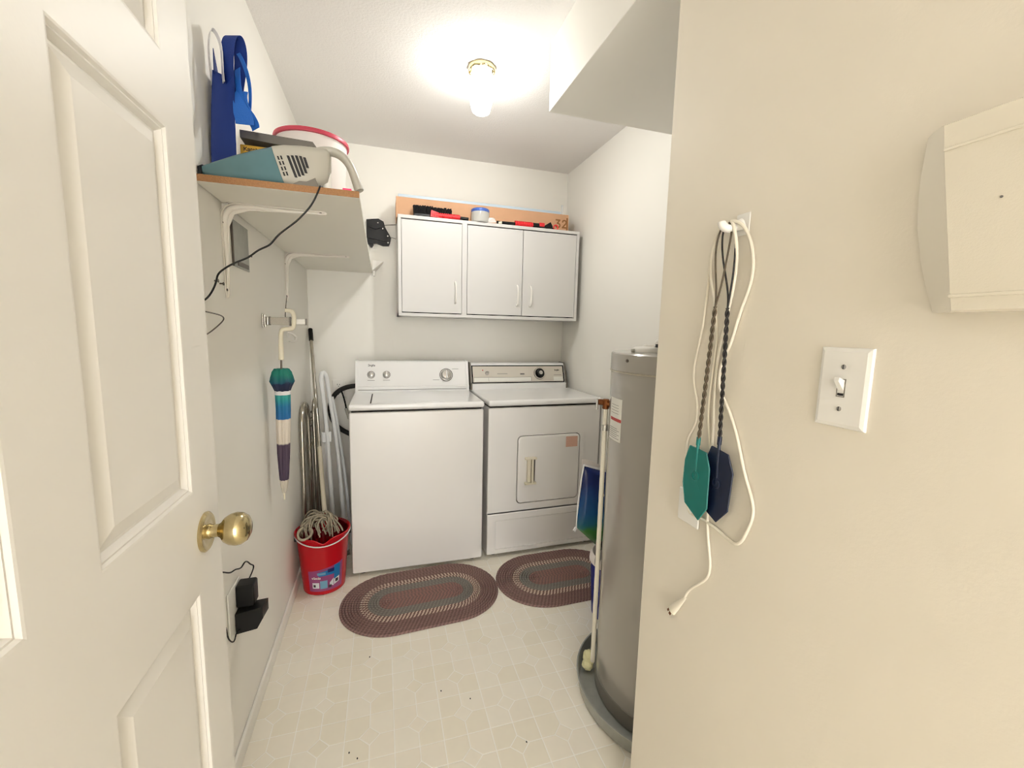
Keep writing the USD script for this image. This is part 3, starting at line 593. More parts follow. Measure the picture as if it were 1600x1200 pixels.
# tote bag
tb = thing('tote_bag', 'blue non-woven tote bag standing on the shelf near the door', 'bag', (0.04, 1.36, SZ))
def bag_ring(z, x0, x1, y0, y1, bulge=0.0):
    xr = x1 - 0.032
    return np.array([(x0, y0, z), ((x0 + x1) / 2, y0 + bulge, z), (x1, y0, z), ((x1 + xr) / 2, (y0 + y1) / 2, z), (max(xr, x0 + .008), y1, z), (x0 - 0.002, y1, z), (x0 - .001, (y0 + y1) / 2, z)])
part('bag_body', loft([bag_ring(SZ + 0.0005, 0.004, 0.062, 1.352, 1.455), bag_ring(SZ + 0.10, 0.006, 0.064, 1.352, 1.455, 0.004), bag_ring(SZ + 0.20, 0.012, 0.065, 1.352, 1.45, 0.012), bag_ring(SZ + 0.262, 0.017, 0.068, 1.353, 1.445, 0.02), bag_ring(SZ + 0.292, 0.019, 0.068, 1.354, 1.44, 0.024)]), M_bagblue, tb, smooth=30)
part('bag_corner', extrude([(1.352, SZ + 0.285), (1.39, SZ + 0.285), (1.357, SZ + 0.345)], 0, 0.0015, yz(0.022)), M_bagblue, tb)
part('handle', cat(ribbon([(0.056, 1.372, SZ + 0.25), (0.053, 1.362, SZ + 0.30), (0.055, 1.356, SZ + 0.34), (0.064, 1.354, SZ + 0.378), (0.073, 1.358, SZ + 0.383), (0.080, 1.366, SZ + 0.365), (0.079, 1.372, SZ + 0.32), (0.070, 1.375, SZ + 0.27), (0.067, 1.374, SZ + 0.22)], [(0.75, -0.6, 0), (0.9, -0.3, 0), (0.9, -0.3, 0), (0.9, -0.3, 0)], [0.030, 0.036, 0.034, 0.030])), M_bagblue, tb, smooth=50)
part('handle', cat(ribbon([(0.078, 1.36, SZ + 0.345), (0.090, 1.357, SZ + 0.32), (0.100, 1.356, SZ + 0.28), (0.101, 1.358, SZ + 0.24), (0.097, 1.36, SZ + 0.205)], (0.7, -0.7, 0), [0.014, 0.014, 0.012, 0.012]), ribbon([(0.073, 1.366, SZ + 0.31), (0.073, 1.362, SZ + 0.27), (0.078, 1.358, SZ + 0.235), (0.090, 1.354, SZ + 0.205), (0.106, 1.352, SZ + 0.180), (0.112, 1.352, SZ + 0.162)], (0.8, -0.5, 0.3), [0.018, 0.02, 0.026, 0.03, 0.024])), M_baglight, tb, smooth=50)
part('hanging_flap', ribbon([(0.082, 1.362, SZ + 0.255), (0.080, 1.352, SZ + 0.22), (0.086, 1.348, SZ + 0.19), (0.088, 1.348, SZ + 0.168)], (1, -0.1, 0), [0.028, 0.036, 0.046, 0.044]), M_baglight, tb, smooth=50)
part('far_handle', ribbon([(0.013, 1.366, SZ + 0.26), (0.011, 1.364, SZ + 0.32), (0.013, 1.362, SZ + 0.365), (0.022, 1.36, SZ + 0.390), (0.034, 1.36, SZ + 0.375), (0.040, 1.362, SZ + 0.335), (0.040, 1.364, SZ + 0.27)], (0.5, -0.85, 0), 0.016), M_cloth_w, tb, smooth=50, label='white cloth handle')
# tub with red rim
tub = thing('plastic_tub', 'milky plastic tub with a rose red rim on the shelf', 'tub', (0.19, 1.80, SZ))
part('tub_wall', lathe([(0, 0.001), (0.095, 0.001), (0.100, 0.006), (0.120, 0.312), (0.118, 0.314), (0.098, 0.010), (0, 0.008)], (0.19, 1.80, SZ), n=44), M_tub, tub)
part('rim', lathe([(0.1195, 0.304), (0.1265, 0.305), (0.1275, 0.312), (0.1255, 0.318), (0.119, 0.319), (0.117, 0.314)], (0.19, 1.80, SZ), n=44), M_redrim, tub)
single('folded_cloth', cat(box(0.235, 0.345, 1.52, 1.66, SZ, SZ + 0.012, 0.005), box(0.236, 0.343, 1.522, 1.655, SZ + 0.0125, SZ + 0.024, 0.005)), M_tub, 'small white folded cloth on the shelf behind the vacuum handle', 'cloth')

# ---- back wall bits beyond the shelf
bd = thing('wall_tool_clip', 'black plastic tool clip with steel pins on the back wall beside the cabinet', 'clip', (0.40, YB, 1.86))
k = lambda poly, y0, y1: extrude(poly, y0, y1, (np.array([0, YB, 0]), np.array([1.0, 0, 0]), np.array([0, 0, 1.0])))
part('body', cat(k([(0.345, 1.945), (0.415, 1.955), (0.445, 1.94), (0.455, 1.905), (0.475, 1.87), (0.488, 1.845), (0.482, 1.815), (0.475, 1.80), (0.44, 1.798), (0.40, 1.81), (0.345, 1.80)][::-1], 0.001, 0.035),
    k([(0.36, 1.94), (0.41, 1.947), (0.432, 1.93), (0.44, 1.905), (0.40, 1.89), (0.36, 1.90)][::-1], 0.034, 0.045), k([(0.36, 1.87), (0.45, 1.86), (0.465, 1.84), (0.46, 1.82), (0.36, 1.835)][::-1], 0.034, 0.045),
    k([(0.350, 1.81), (0.378, 1.81), (0.385, 1.80), (0.376, 1.785), (0.365, 1.785)][::-1], 0.001, 0.03)), M_black, bd, smooth=25)
parts('pin', [cyl((0.44, YB - 0.03, 1.918), (0.528, YB - 0.025, 1.932), 0.002, 6), cyl((0.475, YB - 0.02, 1.856), (0.535, YB - 0.006, 1.845), 0.0012, 6)], M_screw, bd)
for x, z in ((0.412, 1.928), (0.44, 1.896), (0.468, 1.855), (0.470, 1.815)):
    part('screw', cyl((x, YB - 0.034, z), (x, YB - 0.047, z), 0.004, 10), M_silver, bd)
single('shelf_end_bracket', cat(hull([(0.376, YB - 0.001, 1.705), (0.376, YB - 0.05, 1.705), (0.440, YB - 0.001, 1.700), (0.440, YB - 0.05, 1.700), (0.436, YB - 0.03, 1.688), (0.376, YB - 0.001, 1.64), (0.392, YB - 0.001, 1.64), (0.376, YB - 0.04, 1.645)]), box(0.376, 0.392, YB - 0.018, YB - 0.001, 1.612, 1.66, 0.003)), M_plastic_w, 'white plastic bracket on the back wall at the far shelf end', 'bracket')

# ================================================================== LEFT WALL THINGS
cp_ = thing('cover_plate', 'grey galvanised cover plate on the left wall under the shelf', 'cover plate', (0, 1.57, 1.54))
part('plate', box(0.0005, 0.004, 1.492, 1.652, 1.468, 1.606, 0.0008), M_galv, cp_, smooth=False)
part('lip', cat(box(0.003, 0.007, 1.53, 1.635, 1.474, 1.488, 0.001), box(0.0005, 0.0065, 1.4895, 1.4935, 1.468, 1.606, 0.001)), M_screw, cp_)
for i, (y, z) in enumerate(((1.664, 1.523), (1.336, 1.408), (1.375, 1.404))):
    single('wall_screw', cat(cyl((0.0, y, z), (0.008, y, z), 0.0022, 8), lathe([(0, 0.0075), (0.0045, 0.008), (0.0045, 0.010), (0, 0.011)], (0, y, z), (1, 0, 0), 12)), M_screw,
           ('steel screw sticking out of the wall right of the galvanised plate', 'steel screw in the wall just behind the charging cord', 'steel screw in the wall between the cord and the near shelf bracket')[i], 'screw')
wt = thing('wire_hook', 'bent triangular wire hook on the left wall beside the door edge', 'hook', (0, 1.2, 1.29))
part('wire', tube([(0.002, 1.165, 1.324), (0.012, 1.195, 1.324), (0.018, 1.26, 1.320), (0.02, 1.318, 1.313), (0.02, 1.324, 1.308), (0.019, 1.30, 1.295), (0.016, 1.25, 1.277), (0.012, 1.205, 1.265), (0.002, 1.195, 1.262)], 0.0016, 8, 6), M_screw, wt)
parts('screw', [cyl((0, 1.20, 1.295), (0.004, 1.20, 1.295), 0.003, 8), cyl((0, 1.20, 1.268), (0.006, 1.20, 1.268), 0.003, 8)], M_screw, wt)
vh = thing('valet_rail', 'chrome fold-out rail on the left wall carrying the umbrella', 'hook rail', (0, 1.8, 1.31))
part('wall_plate', cat(box(0.0005, 0.006, 1.786, 1.814, 1.284, 1.336, 0.002), box(0.006, 0.012, 1.790, 1.810, 1.286, 1.334, 0.002), box(0.012, 0.022, 1.792, 1.808, 1.294, 1.326, 0.003)), M_chrome, vh)
part('arm', box(0.020, 0.096, 1.793, 1.807, 1.296, 1.324, 0.002), M_chrome, vh)
parts('collar', [ box(0.022, 0.027, 1.791, 1.809, 1.294, 1.326, 0.001), box(0.090, 0.096, 1.791, 1.809, 1.294, 1.326, 0.001)], M_greydark, vh)
part('extension', box(0.096, 0.148, 1.796, 1.804, 1.299, 1.320, 0.002), M_plastic_w, vh)
part('end_cap', box(0.145, 0.150, 1.7945, 1.8055, 1.298, 1.321, 0.001), M_screw, vh)
# umbrella hanging from the rail
um = thing('umbrella', 'folded blue, white and purple umbrella hanging on the left wall rail', 'umbrella', (0.06, 1.80, 0.64))
UX, UY = 0.058, 1.797
part('handle', tube([(UX + 0.002, UY - 0.012, 1.165), (UX + 0.003, UY - 0.012, 1.22), (UX + 0.006, UY - 0.012, 1.268), (UX + 0.013, UY - 0.012, 1.279), (UX + 0.042, UY - 0.012, 1.283), (UX + 0.049, UY - 0.012, 1.295), (UX + 0.05, UY - 0.012, 1.335), (UX + 0.043, UY - 0.012, 1.347), (UX + 0.022, UY - 0.012, 1.350)], [0.0095, 0.0085, 0.0078, 0.008, 0.008, 0.008, 0.008, 0.008, 0.007], 12, 6), M_plastic_cream, um, smooth=50)
part('wrist_cord', tube([(UX + 0.022, UY - 0.012, 1.325), (UX + 0.024, UY - 0.010, 1.36), (UX + 0.028, UY - 0.006, 1.395), (UX + 0.029, UY - 0.004, 1.405)], 0.0016, 6), M_screw, um)
part('shaft', cyl((UX, UY - 0.008, 1.125), (UX + 0.001, UY - 0.010, 1.17), 0.0035, 10), M_screw, um)
def fold(z, r, amp, n=40, ph=0.0, cx=0.0):
    t = np.arange(n) * 2 * PI / n; q = r * (1 + amp * np.sin(8 * t + ph))
    return np.c_[UX + cx + q * np.cos(t), UY - 0.004 + q * np.sin(t), np.full(n, z)]
M_umb_top = ramp_material('umbrella_top', [(0.0, (12, 24, 58)), (0.42, (12, 28, 66)), (0.55, (14, 84, 104)), (1.0, (10, 120, 104))], 'z', 0.42, 0.49, noise=0.5, interp=True, nscale=40)
M_umb_low = ramp_material('umbrella_bands', [(0.0, (206, 198, 184)), (0.13, (206, 198, 184)), (0.131, (76, 62, 84)), (0.485, (76, 60, 80)), (0.50, (222, 212, 198)), (0.73, (226, 216, 202)), (0.735, (26, 104, 168)), (0.86, (24, 112, 160)), (0.93, (40, 150, 150)), (1.0, (70, 170, 160))], 'z', 0.0, 0.405, noise=0.0, interp=True, nscale=60)
part('canopy_top', loft([fold(1.046, 0.026, 0.06), fold(1.062, 0.031, 0.10), fold(1.082, 0.038, 0.14, ph=.4), fold(1.10, 0.035, 0.14, ph=.8), fold(1.118, 0.030, 0.18, ph=1.2), fold(1.131, 0.022, 0.2, ph=1.4), fold(1.128, 0.010, 0.2, ph=1.4)]), M_umb_top, um, smooth=40)
part('strap', lathe([(0.025, 0.0), (0.0272, 0.001), (0.0272, 0.015), (0.025, 0.016)], (UX, UY - 0.004, 1.031), n=30), M_cloth_w, um)
part('canopy', loft([fold(0.64, 0.006, 0.1, cx=-0.010), fold(0.66, 0.0105, 0.18, cx=-0.009), fold(0.70, 0.0145, 0.18, cx=-0.008), fold(0.80, 0.0195, 0.15, ph=.2, cx=-0.006), fold(0.90, 0.0225, 0.12, ph=.3, cx=-0.003), fold(0.97, 0.0235, 0.10, ph=.4), fold(1.032, 0.0252, 0.06)]), M_umb_low, um, smooth=40)
part('tip', cyl((UX - 0.010, UY - 0.004, 0.612), (UX - 0.010, UY - 0.004, 0.645), 0.003, 10, 0.005), M_plastic_cream, um)
# small adhesive hook near the corner
single('small_hook', cat(tube([(0.001, 2.235, 1.262), (0.018, 2.248, 1.255), (0.03, 2.255, 1.240), (0.032, 2.235, 1.226), (0.028, 2.20, 1.220), (0.02, 2.15, 1.222)], [0.004, 0.005, 0.005, 0.0045, 0.004, 0.003], 10), box(0.0005, 0.003, 2.22, 2.25, 1.24, 1.29, 0.001)), M_plastic_w, 'small white curved hook on the left wall right of the umbrella handle', 'hook')
# outlet with adapters on the left wall
op = thing('outlet_plate', 'white wall outlet plate low on the left wall behind the adapters', 'outlet', (0, 1.30, 0.46))
part('plate', box(0.0005, 0.006, 1.272, 1.374, 0.41, 0.545, 0.003), M_plastic_w, op)
ad = thing('power_adapter', 'upper black power adapter plugged into the low left wall outlet', 'power adapter', (0.006, 1.31, 0.51))
part('case', box(0.006, 0.054, 1.325, 1.372, 0.470, 0.538, 0.005), M_black, ad)
part('lead', tube([(0.032, 1.365, 0.536), (0.030, 1.398, 0.534), (0.028, 1.430, 0.541), (0.026, 1.412, 0.557), (0.024, 1.391, 0.577), (0.022, 1.368, 0.588), (0.018, 1.351, 0.583), (0.014, 1.316, 0.597), (0.010, 1.292, 0.603), (0.008, 1.243, 0.632), (0.008, 1.20, 0.645)], 0.0020, 8, 5), M_black, ad)
ad2 = thing('power_adapter', 'lower larger black power adapter jutting from the left wall outlet', 'power adapter', (0.006, 1.31, 0.44))
part('case', hull([(0.007, 1.31, 0.400), (0.007, 1.365, 0.400), (0.007, 1.31, 0.462), (0.007, 1.365, 0.462), (0.076, 1.318, 0.434), (0.080, 1.366, 0.432), (0.076, 1.318, 0.468), (0.080, 1.366, 0.466), (0.060, 1.316, 0.404), (0.062, 1.366, 0.404)]), M_black, ad2)
part('lead', tube([(0.022, 1.345, 0.405), (0.018, 1.330, 0.412), (0.016, 1.305, 0.414), (0.014, 1.290, 0.416), (0.012, 1.280, 0.404), (0.010, 1.268, 0.408), (0.008, 1.246, 0.438), (0.008, 1.240, 0.458), (0.008, 1.225, 0.49)], 0.0018, 8, 5), M_black, ad2)

# ================================================================== CORNER : frames, mop, bucket
fr = thing('aluminium_stand', 'polished aluminium folding frame of arched tubes leaning on the left wall', 'folding stand', (0.02, 2.5, 0))
def arch(x, ya, yb_, z, lean, r, zb=0.001):
    m = (ya + yb_) / 2; w = (yb_ - ya) / 2
    pts = [(x + lean, ya - 0.03, zb), (x + lean * 0.6, ya - 0.02, z * 0.4), (x, ya, z - 0.10)]
    pts += [(x, m - w * math.cos(t), z - 0.10 + (0.10) * math.sin(t)) for t in np.linspace(0.25, PI - 0.25, 9)]
    pts += [(x, yb_, z - 0.10), (x + lean * 0.6, yb_ + 0.01, z * 0.4), (x + lean, yb_ + 0.02, zb)]
    return tube(pts, r, 14, 5)
part('tube', arch(0.017, 2.40, 2.60, 0.872, 0.004, 0.0125), M_alu, fr, smooth=60)
part('tube', arch(0.040, 2.64, 2.76, 0.862, 0.012, 0.0105), M_alu, fr, smooth=60)
parts('cross_bar', [cyl((0.018, 2.60, 0.755), (0.042, 2.70, 0.775), 0.008, 12), cyl((0.03, 2.56, 0.60), (0.042, 2.72, 0.70), 0.005, 10)], M_alu, fr)
for y, z in ((2.60, 0.735), (2.655, 0.80)):
    part('rivet', sphere((0.031, y, z), 0.009, 2), M_screw, fr)
ib = thing('folding_stand', 'white plastic-coated folding stand with a narrow loop top beside the washer', 'folding stand', (0.15, 2.5, 0))
part('loop_tube', tube([(0.165, 2.445, 0.001), (0.146, 2.47, 0.25), (0.132, 2.49, 0.60), (0.119, 2.50, 0.82), (0.106, 2.505, 0.97), (0.104, 2.51, 1.022), (0.112, 2.517, 1.043), (0.124, 2.525, 1.030), (0.134, 2.53, 0.97), (0.157, 2.53, 0.78), (0.176, 2.52, 0.60), (0.199, 2.49, 0.25), (0.217, 2.46, 0.001)], 0.0115, 14, 8), M_whitepaint, ib, smooth=60)
part('rear_leg', tube([(0.150, 2.56, 0.90), (0.195, 2.57, 0.55), (0.235, 2.58, 0.001)], 0.0095, 12), M_whitepaint, ib, smooth=60)
part('brace', cat(box(0.098, 0.150, 2.487, 2.512, 0.655, 0.715, 0.006), tube([(0.120, 2.50, 0.66), (0.135, 2.49, 0.40), (0.147, 2.47, 0.02)], 0.010, 12)), M_whitepaint, ib, smooth=40)
parts('foot_cap', [cyl((0.165, 2.445, 0.0), (0.165, 2.446, 0.025), 0.0135, 14), cyl((0.217, 2.46, 0.0), (0.217, 2.461, 0.025), 0.0135, 14)], M_greydark, ib)
# drain hose of the washer
single('drain_hose', tube([(0.34, 2.80, 0.925), (0.26, 2.80, 0.930), (0.19, 2.80, 0.914), (0.138, 2.80, 0.872), (0.112, 2.80, 0.79), (0.140, 2.80, 0.690), (0.20, 2.80, 0.638), (0.26, 2.80, 0.605), (0.34, 2.80, 0.58)], 0.0145, 14), M_rubber, 'black ribbed drain hose looping out beside the washer', 'hose')
pc = thing('washer_lead', 'thin black cord with a white connector hanging inside the hose loop', 'cord', (0.22, 2.72, 0.9))
part('cord', tube([(0.182, 2.712, 0.925), (0.197, 2.715, 0.88), (0.208, 2.715, 0.83), (0.212, 2.715, 0.80)], 0.0045, 8), M_black, pc)
part('connector', cat(cyl((0.211, 2.715, 0.805), (0.226, 2.715, 0.74), 0.010, 12, 0.008), cyl((0.226, 2.715, 0.74), (0.236, 2.715, 0.70), 0.004, 8)), M_greyplastic, pc)
ob = thing('outlet_plate', 'white outlet plate on the back wall behind the hose loop', 'outlet', (0.16, YB, 0.906))
part('plate', box(0.125, 0.195, YB - 0.006, YB - 0.0005, 0.849, 0.963, 0.003), M_plastic_w, ob)
for zc in (0.932, 0.880):
    r_ = part('receptacle', extrude(rrect(0.144, 0.176, zc - 0.014, zc + 0.014, 0.008), 0.0055, 0.0075, xz(YB)), M_plastic_w, ob)
    parts('slot', [box(0.152, 0.1545, YB - 0.0082, YB - 0.007, zc - 0.002, zc + 0.007), box(0.1655, 0.168, YB - 0.0082, YB - 0.007, zc - 0.002, zc + 0.006), cyl((0.160, YB - 0.0082, zc - 0.008), (0.160, YB - 0.007, zc - 0.008), 0.0025, 8)], M_ink, r_)
# bucket
BX, BY = 0.1305, 2.185
bk = thing('mop_bucket', 'red plastic mop bucket with a printed label beside the washer', 'bucket', (BX, BY, 0))
NA = 64; front = math.atan2(0 - BY, 0.42 - BX)
def brim(r, z, notch=0.0):
    t = np.arange(NA) * 2 * PI / NA; d = (t - front + PI) % (2 * PI) - PI
    zz = z - notch * np.exp(-(d / 0.22) ** 2) ; q = r * (1 + 0.03 * (notch > 0) * np.exp(-(d / 0.2) ** 2))
    return np.c_[BX + q * np.cos(t), BY + q * np.sin(t), zz]
part('shell', loft([brim(0.092, 0.001), brim(0.097, 0.004), brim(0.109, 0.15), brim(0.120, 0.285, 0.018), brim(0.1275, 0.290, 0.020), brim(0.1285, 0.297, 0.022), brim(0.125, 0.300, 0.022), brim(0.1165, 0.292, 0.020), brim(0.106, 0.15), brim(0.094, 0.008), brim(0.03, 0.006)]), M_red, bk, smooth=40)
# wringer insert in the rear half
wr = []
for r0, z0, z1, a0, a1 in ((0.110, 0.20, 0.30, front + 1.7, front + 2 * PI - 1.7),):
    wr.append(lathe([(r0 * .98, z0), (r0, z1), (r0 + 0.008, z1 + 0.004), (r0 - .004, z1)], (BX, BY, 0), n=24, sector=(a0, a1)))
u2 = np.array([math.cos(front), math.sin(front)]); v2 = np.array([-u2[1], u2[0]])
def bp3(a, b, z): return (BX + u2[0] * a + v2[0] * b, BY + u2[1] * a + v2[1] * b, z)
for b in np.linspace(-0.075, 0.075, 9):
    wr.append(hull([bp3(-0.008, b - 0.005, 0.185), bp3(-0.008, b + 0.005, 0.185), bp3(0.004, b - 0.005, 0.185), bp3(0.004, b + 0.005, 0.185), bp3(-0.02, b - 0.005, 0.29), bp3(-0.02, b + 0.005, 0.29), bp3(-0.010, b - 0.005, 0.29), bp3(-0.010, b + 0.005, 0.29)]))
wr.append(hull([bp3(-0.03, -0.09, 0.170), bp3(-0.03, 0.09, 0.170), bp3(0.02, -0.095, 0.170), bp3(0.02, 0.095, 0.170), bp3(-0.03, -0.09, 0.19), bp3(-0.03, 0.09, 0.19), bp3(0.02, -0.095, 0.182), bp3(0.02, 0.095, 0.182)]))
part('wringer', cat(*wr), M_red_dark, bk, smooth=30)
ha = np.linspace(front - 1.5, front + 1.5, 15)
bail = part('bail_handle', tube([(BX + 0.1265 * math.cos(a), BY + 0.1265 * math.sin(a), 0.286 - 0.024 * math.cos((a - front) * 1.0) ** 2) for a in ha], 0.0032, 8, 4), M_whitepaint, bk, smooth=60)
for a in (front - 1.55, front + 1.55):
    part('pivot', cyl((BX + 0.116 * math.cos(a), BY + 0.116 * math.sin(a), 0.262), (BX + 0.129 * math.cos(a), BY + 0.129 * math.sin(a), 0.262), 0.009, 14), M_black, bk)
def cpatch(a0, a1, z0, z1, off, n=14, zt0=0.0, zt1=0.0):
    """a sticker patch wrapped on the bucket's front; angles relative to the front"""
    rad = lambda z: (0.097 + (0.109 - 0.097) * (z - 0.004) / 0.146) if z < 0.15 else 0.109 + (0.120 - 0.109) * (z - 0.15) / 0.135
    V, F = [], []
    for i, a in enumerate(np.linspace(a0, a1, n)):
        f = i / (n - 1)
        for z in (z0 + zt0 * f, z1 + zt1 * f):
            r = rad(z) + off; V.append((BX + r * math.cos(front + a), BY + r * math.sin(front + a), z))
    for i in range(n - 1):
        F += [(2 * i, 2 * i + 2, 2 * i + 3), (2 * i, 2 * i + 3, 2 * i + 1)]
    return T(V, F)
lb = part('label', cpatch(-0.72, 0.86, 0.022, 0.128, 0.0006, zt1=0.03), mat('label_violet', (150, 70, 120), 0.4), bk, label='printed paper label with blue and white areas')
parts('blue_field', [cpatch(0.42, 0.72, 0.075, 0.148, 0.0010), cpatch(-0.25, 0.45, 0.104, 0.124, 0.0010, zt1=0.012)], mat('label_blue', (30, 116, 176), 0.4), lb)
parts('sky_field', [cpatch(-0.2, 0.12, 0.036, 0.078, 0.0010), cpatch(-0.3, 0.05, 0.110, 0.122, 0.0014)], mat('label_sky', (112, 160, 190), 0.4), lb)
part('navy_field', cpatch(0.14, 0.42, 0.118, 0.136, 0.0014), mat('label_navy', (24, 28, 92), 0.4), lb)
parts('white_field', [cpatch(0.42, 0.68, 0.045, 0.074, 0.0012, zt0=0.008, zt1=0.008), cpatch(0.22, 0.40, 0.050, 0.062, 0.0012, zt0=-0.01, zt1=0.02), cpatch(-0.55, -0.24, 0.04, 0.07, 0.0010)], mat('label_white', (220, 222, 226), 0.4), lb)
parts('dark_spot', [cpatch(-0.50, -0.40, 0.047, 0.060, 0.0014), cpatch(0.16, 0.30, 0.036, 0.050, 0.0014), cpatch(0.48, 0.62, 0.056, 0.073, 0.0016)], mat('label_dark', (60, 50, 60), 0.5), lb)
tm = meshkit.text_mesh('vileda', 0.011, 0.0006, True)
tv = tm.vertices; tw = tv[:, 0].max(); aa = front - 0.56 + tv[:, 0] / 0.108; zz_ = 0.090 + tv[:, 1] - 0.0 ; rr_ = 0.1055 + 0.0012 + tv[:, 2]
part('label_text', T(np.c_[BX + rr_ * np.cos(aa), BY + rr_ * np.sin(aa), zz_], tm.faces), M_paper, lb, smooth=False)
# mop
mp = thing('string_mop', 'string mop with a long steel handle standing in the red bucket', 'mop', (0.135, 2.20, 0.3))
P0, P1 = np.array([0.142, 2.19, 0.335]), np.array([0.014, 2.815, 1.278])
pl = lambda f: P0 + (P1 - P0) * f
part('lower_pole', cyl(pl(0.0), pl(0.34), 0.0115, 16), mat('pole_sleeve', (196, 186, 166), 0.4), mp, smooth=50)
part('upper_pole', cyl(pl(0.33), pl(0.93), 0.0095, 16), M_alu, mp, smooth=50)
part('pole_grip', cyl(pl(0.925), pl(1.0), 0.0125, 16, bev=0.003), M_black, mp, smooth=40)
part('mop_socket', cyl(pl(-0.035), pl(0.035), 0.018, 16, bev=0.004), M_red, mp)
st = []
for i in range(64):
    a = rng.uniform(0, 2 * PI); R = rng.uniform(0.05, 0.085); s = P0 + np.array([rng.uniform(-.02, .02), rng.uniform(-.03, .01), 0.008])
    ex = np.array([math.cos(a) * R * 1.0 - 0.03, math.sin(a) * R * 0.7 - 0.01, 0])
    zt = 0.345 + rng.uniform(-0.004, 0.03)
    w = rng.uniform(-.015, .015)
    st.append(tube([s, (s + ex * 0.4)[:2].tolist() + [zt + 0.012], (s + ex * 0.8 + np.array([w, -w, 0]))[:2].tolist() + [zt], (s + ex)[:2].tolist() + [0.318 + rng.uniform(-.008, .012)], (s + ex * 1.02 + np.array([-w, w, 0]))[:2].tolist() + [0.29 + rng.uniform(-.02, .015)]], 0.0040, 6, 4))
st.append(tube([(0.05, 2.13, 0.335), (0.035, 2.09, 0.315), (0.055, 2.075, 0.300), (0.09, 2.09, 0.312), (0.085, 2.11, 0.335)], 0.0062, 8, 6))
part('mop_strings', cat(*st), M_mop, mp, smooth=60, kind='stuff')

# ================================================================== RUGS
def rug_material(name, c1, c2, c3, contrast):
    nodes = {'uv': ('uvmap', {'attribute': 'st'}), 'sx': ('separate_xyz', {}),
             'fv': ('math', {'math_type': 'fraction'}), 'sv': ('math', {'math_type': 'subtract', 'value2': 0.5}), 'av': ('math', {'math_type': 'absolute'}),
             'uu': ('math', {'math_type': 'add'}), 'fl': ('math', {'math_type': 'floor'}), 'off': ('math', {'math_type': 'multiply', 'value2': 0.37}), 'u2': ('math', {'math_type': 'add'}),
             'fu': ('math', {'math_type': 'fraction'}), 'gt': ('math', {'math_type': 'greater_than', 'value2': 0.5}),
             'n': ('noise_texture', {'scale': 55.0, 'detail': 3.0}), 'mx': ('mix', {'color1': lin(c1), 'color2': lin(c2)}),
             'mn': ('mix', {'color2': lin(c3)}), 'nm': ('math', {'math_type': 'multiply', 'value2': contrast}), 'g': ('geometry', {}),
             'n2': ('noise_texture', {'scale': 420.0}), 'bb': ('bump', {'strength': 0.6, 'distance': 0.003}),
             'p': ('principled_bsdf', {'roughness': 0.95, 'specular_ior_level': 0.1})}
    links = [('uv.UV', 'sx.vector'), ('sx.y', 'fv.value1'), ('fv.value', 'sv.value1'), ('sv.value', 'av.value1'), ('sx.x', 'uu.value1'), ('av.value', 'uu.value2'),
             ('sx.y', 'fl.value1'), ('fl.value', 'off.value1'), ('uu.value', 'u2.value1'), ('off.value', 'u2.value2'), ('u2.value', 'fu.value1'), ('fu.value', 'gt.value1'),
             ('gt.value', 'mx.fac'), ('g.position', 'n.vector'), ('n.fac', 'nm.value1'), ('nm.value', 'mn.fac'), ('mx.color', 'mn.color1'), ('mn.color', 'p.base_color'),
             ('g.position', 'n2.vector'), ('n2.fac', 'bb.height'), ('bb.normal', 'p.normal')]
    return usdkit.material(stage, '/World/Looks/' + name, nodes, links, surface='p.BSDF')
M_rug = {'centre': rug_material('rug_centre', (172, 124, 118), (138, 106, 102), (140, 124, 118), 0.7),
         'grey_band': rug_material('rug_grey', (150, 146, 138), (130, 126, 120), (136, 124, 118), 0.5),
         'fleck_band': rug_material('rug_fleck', (226, 206, 188), (126, 98, 94), (150, 124, 116), 0.3),
         'border': rug_material('rug_border', (154, 120, 116), (118, 90, 88), (148, 126, 118), 0.7)}
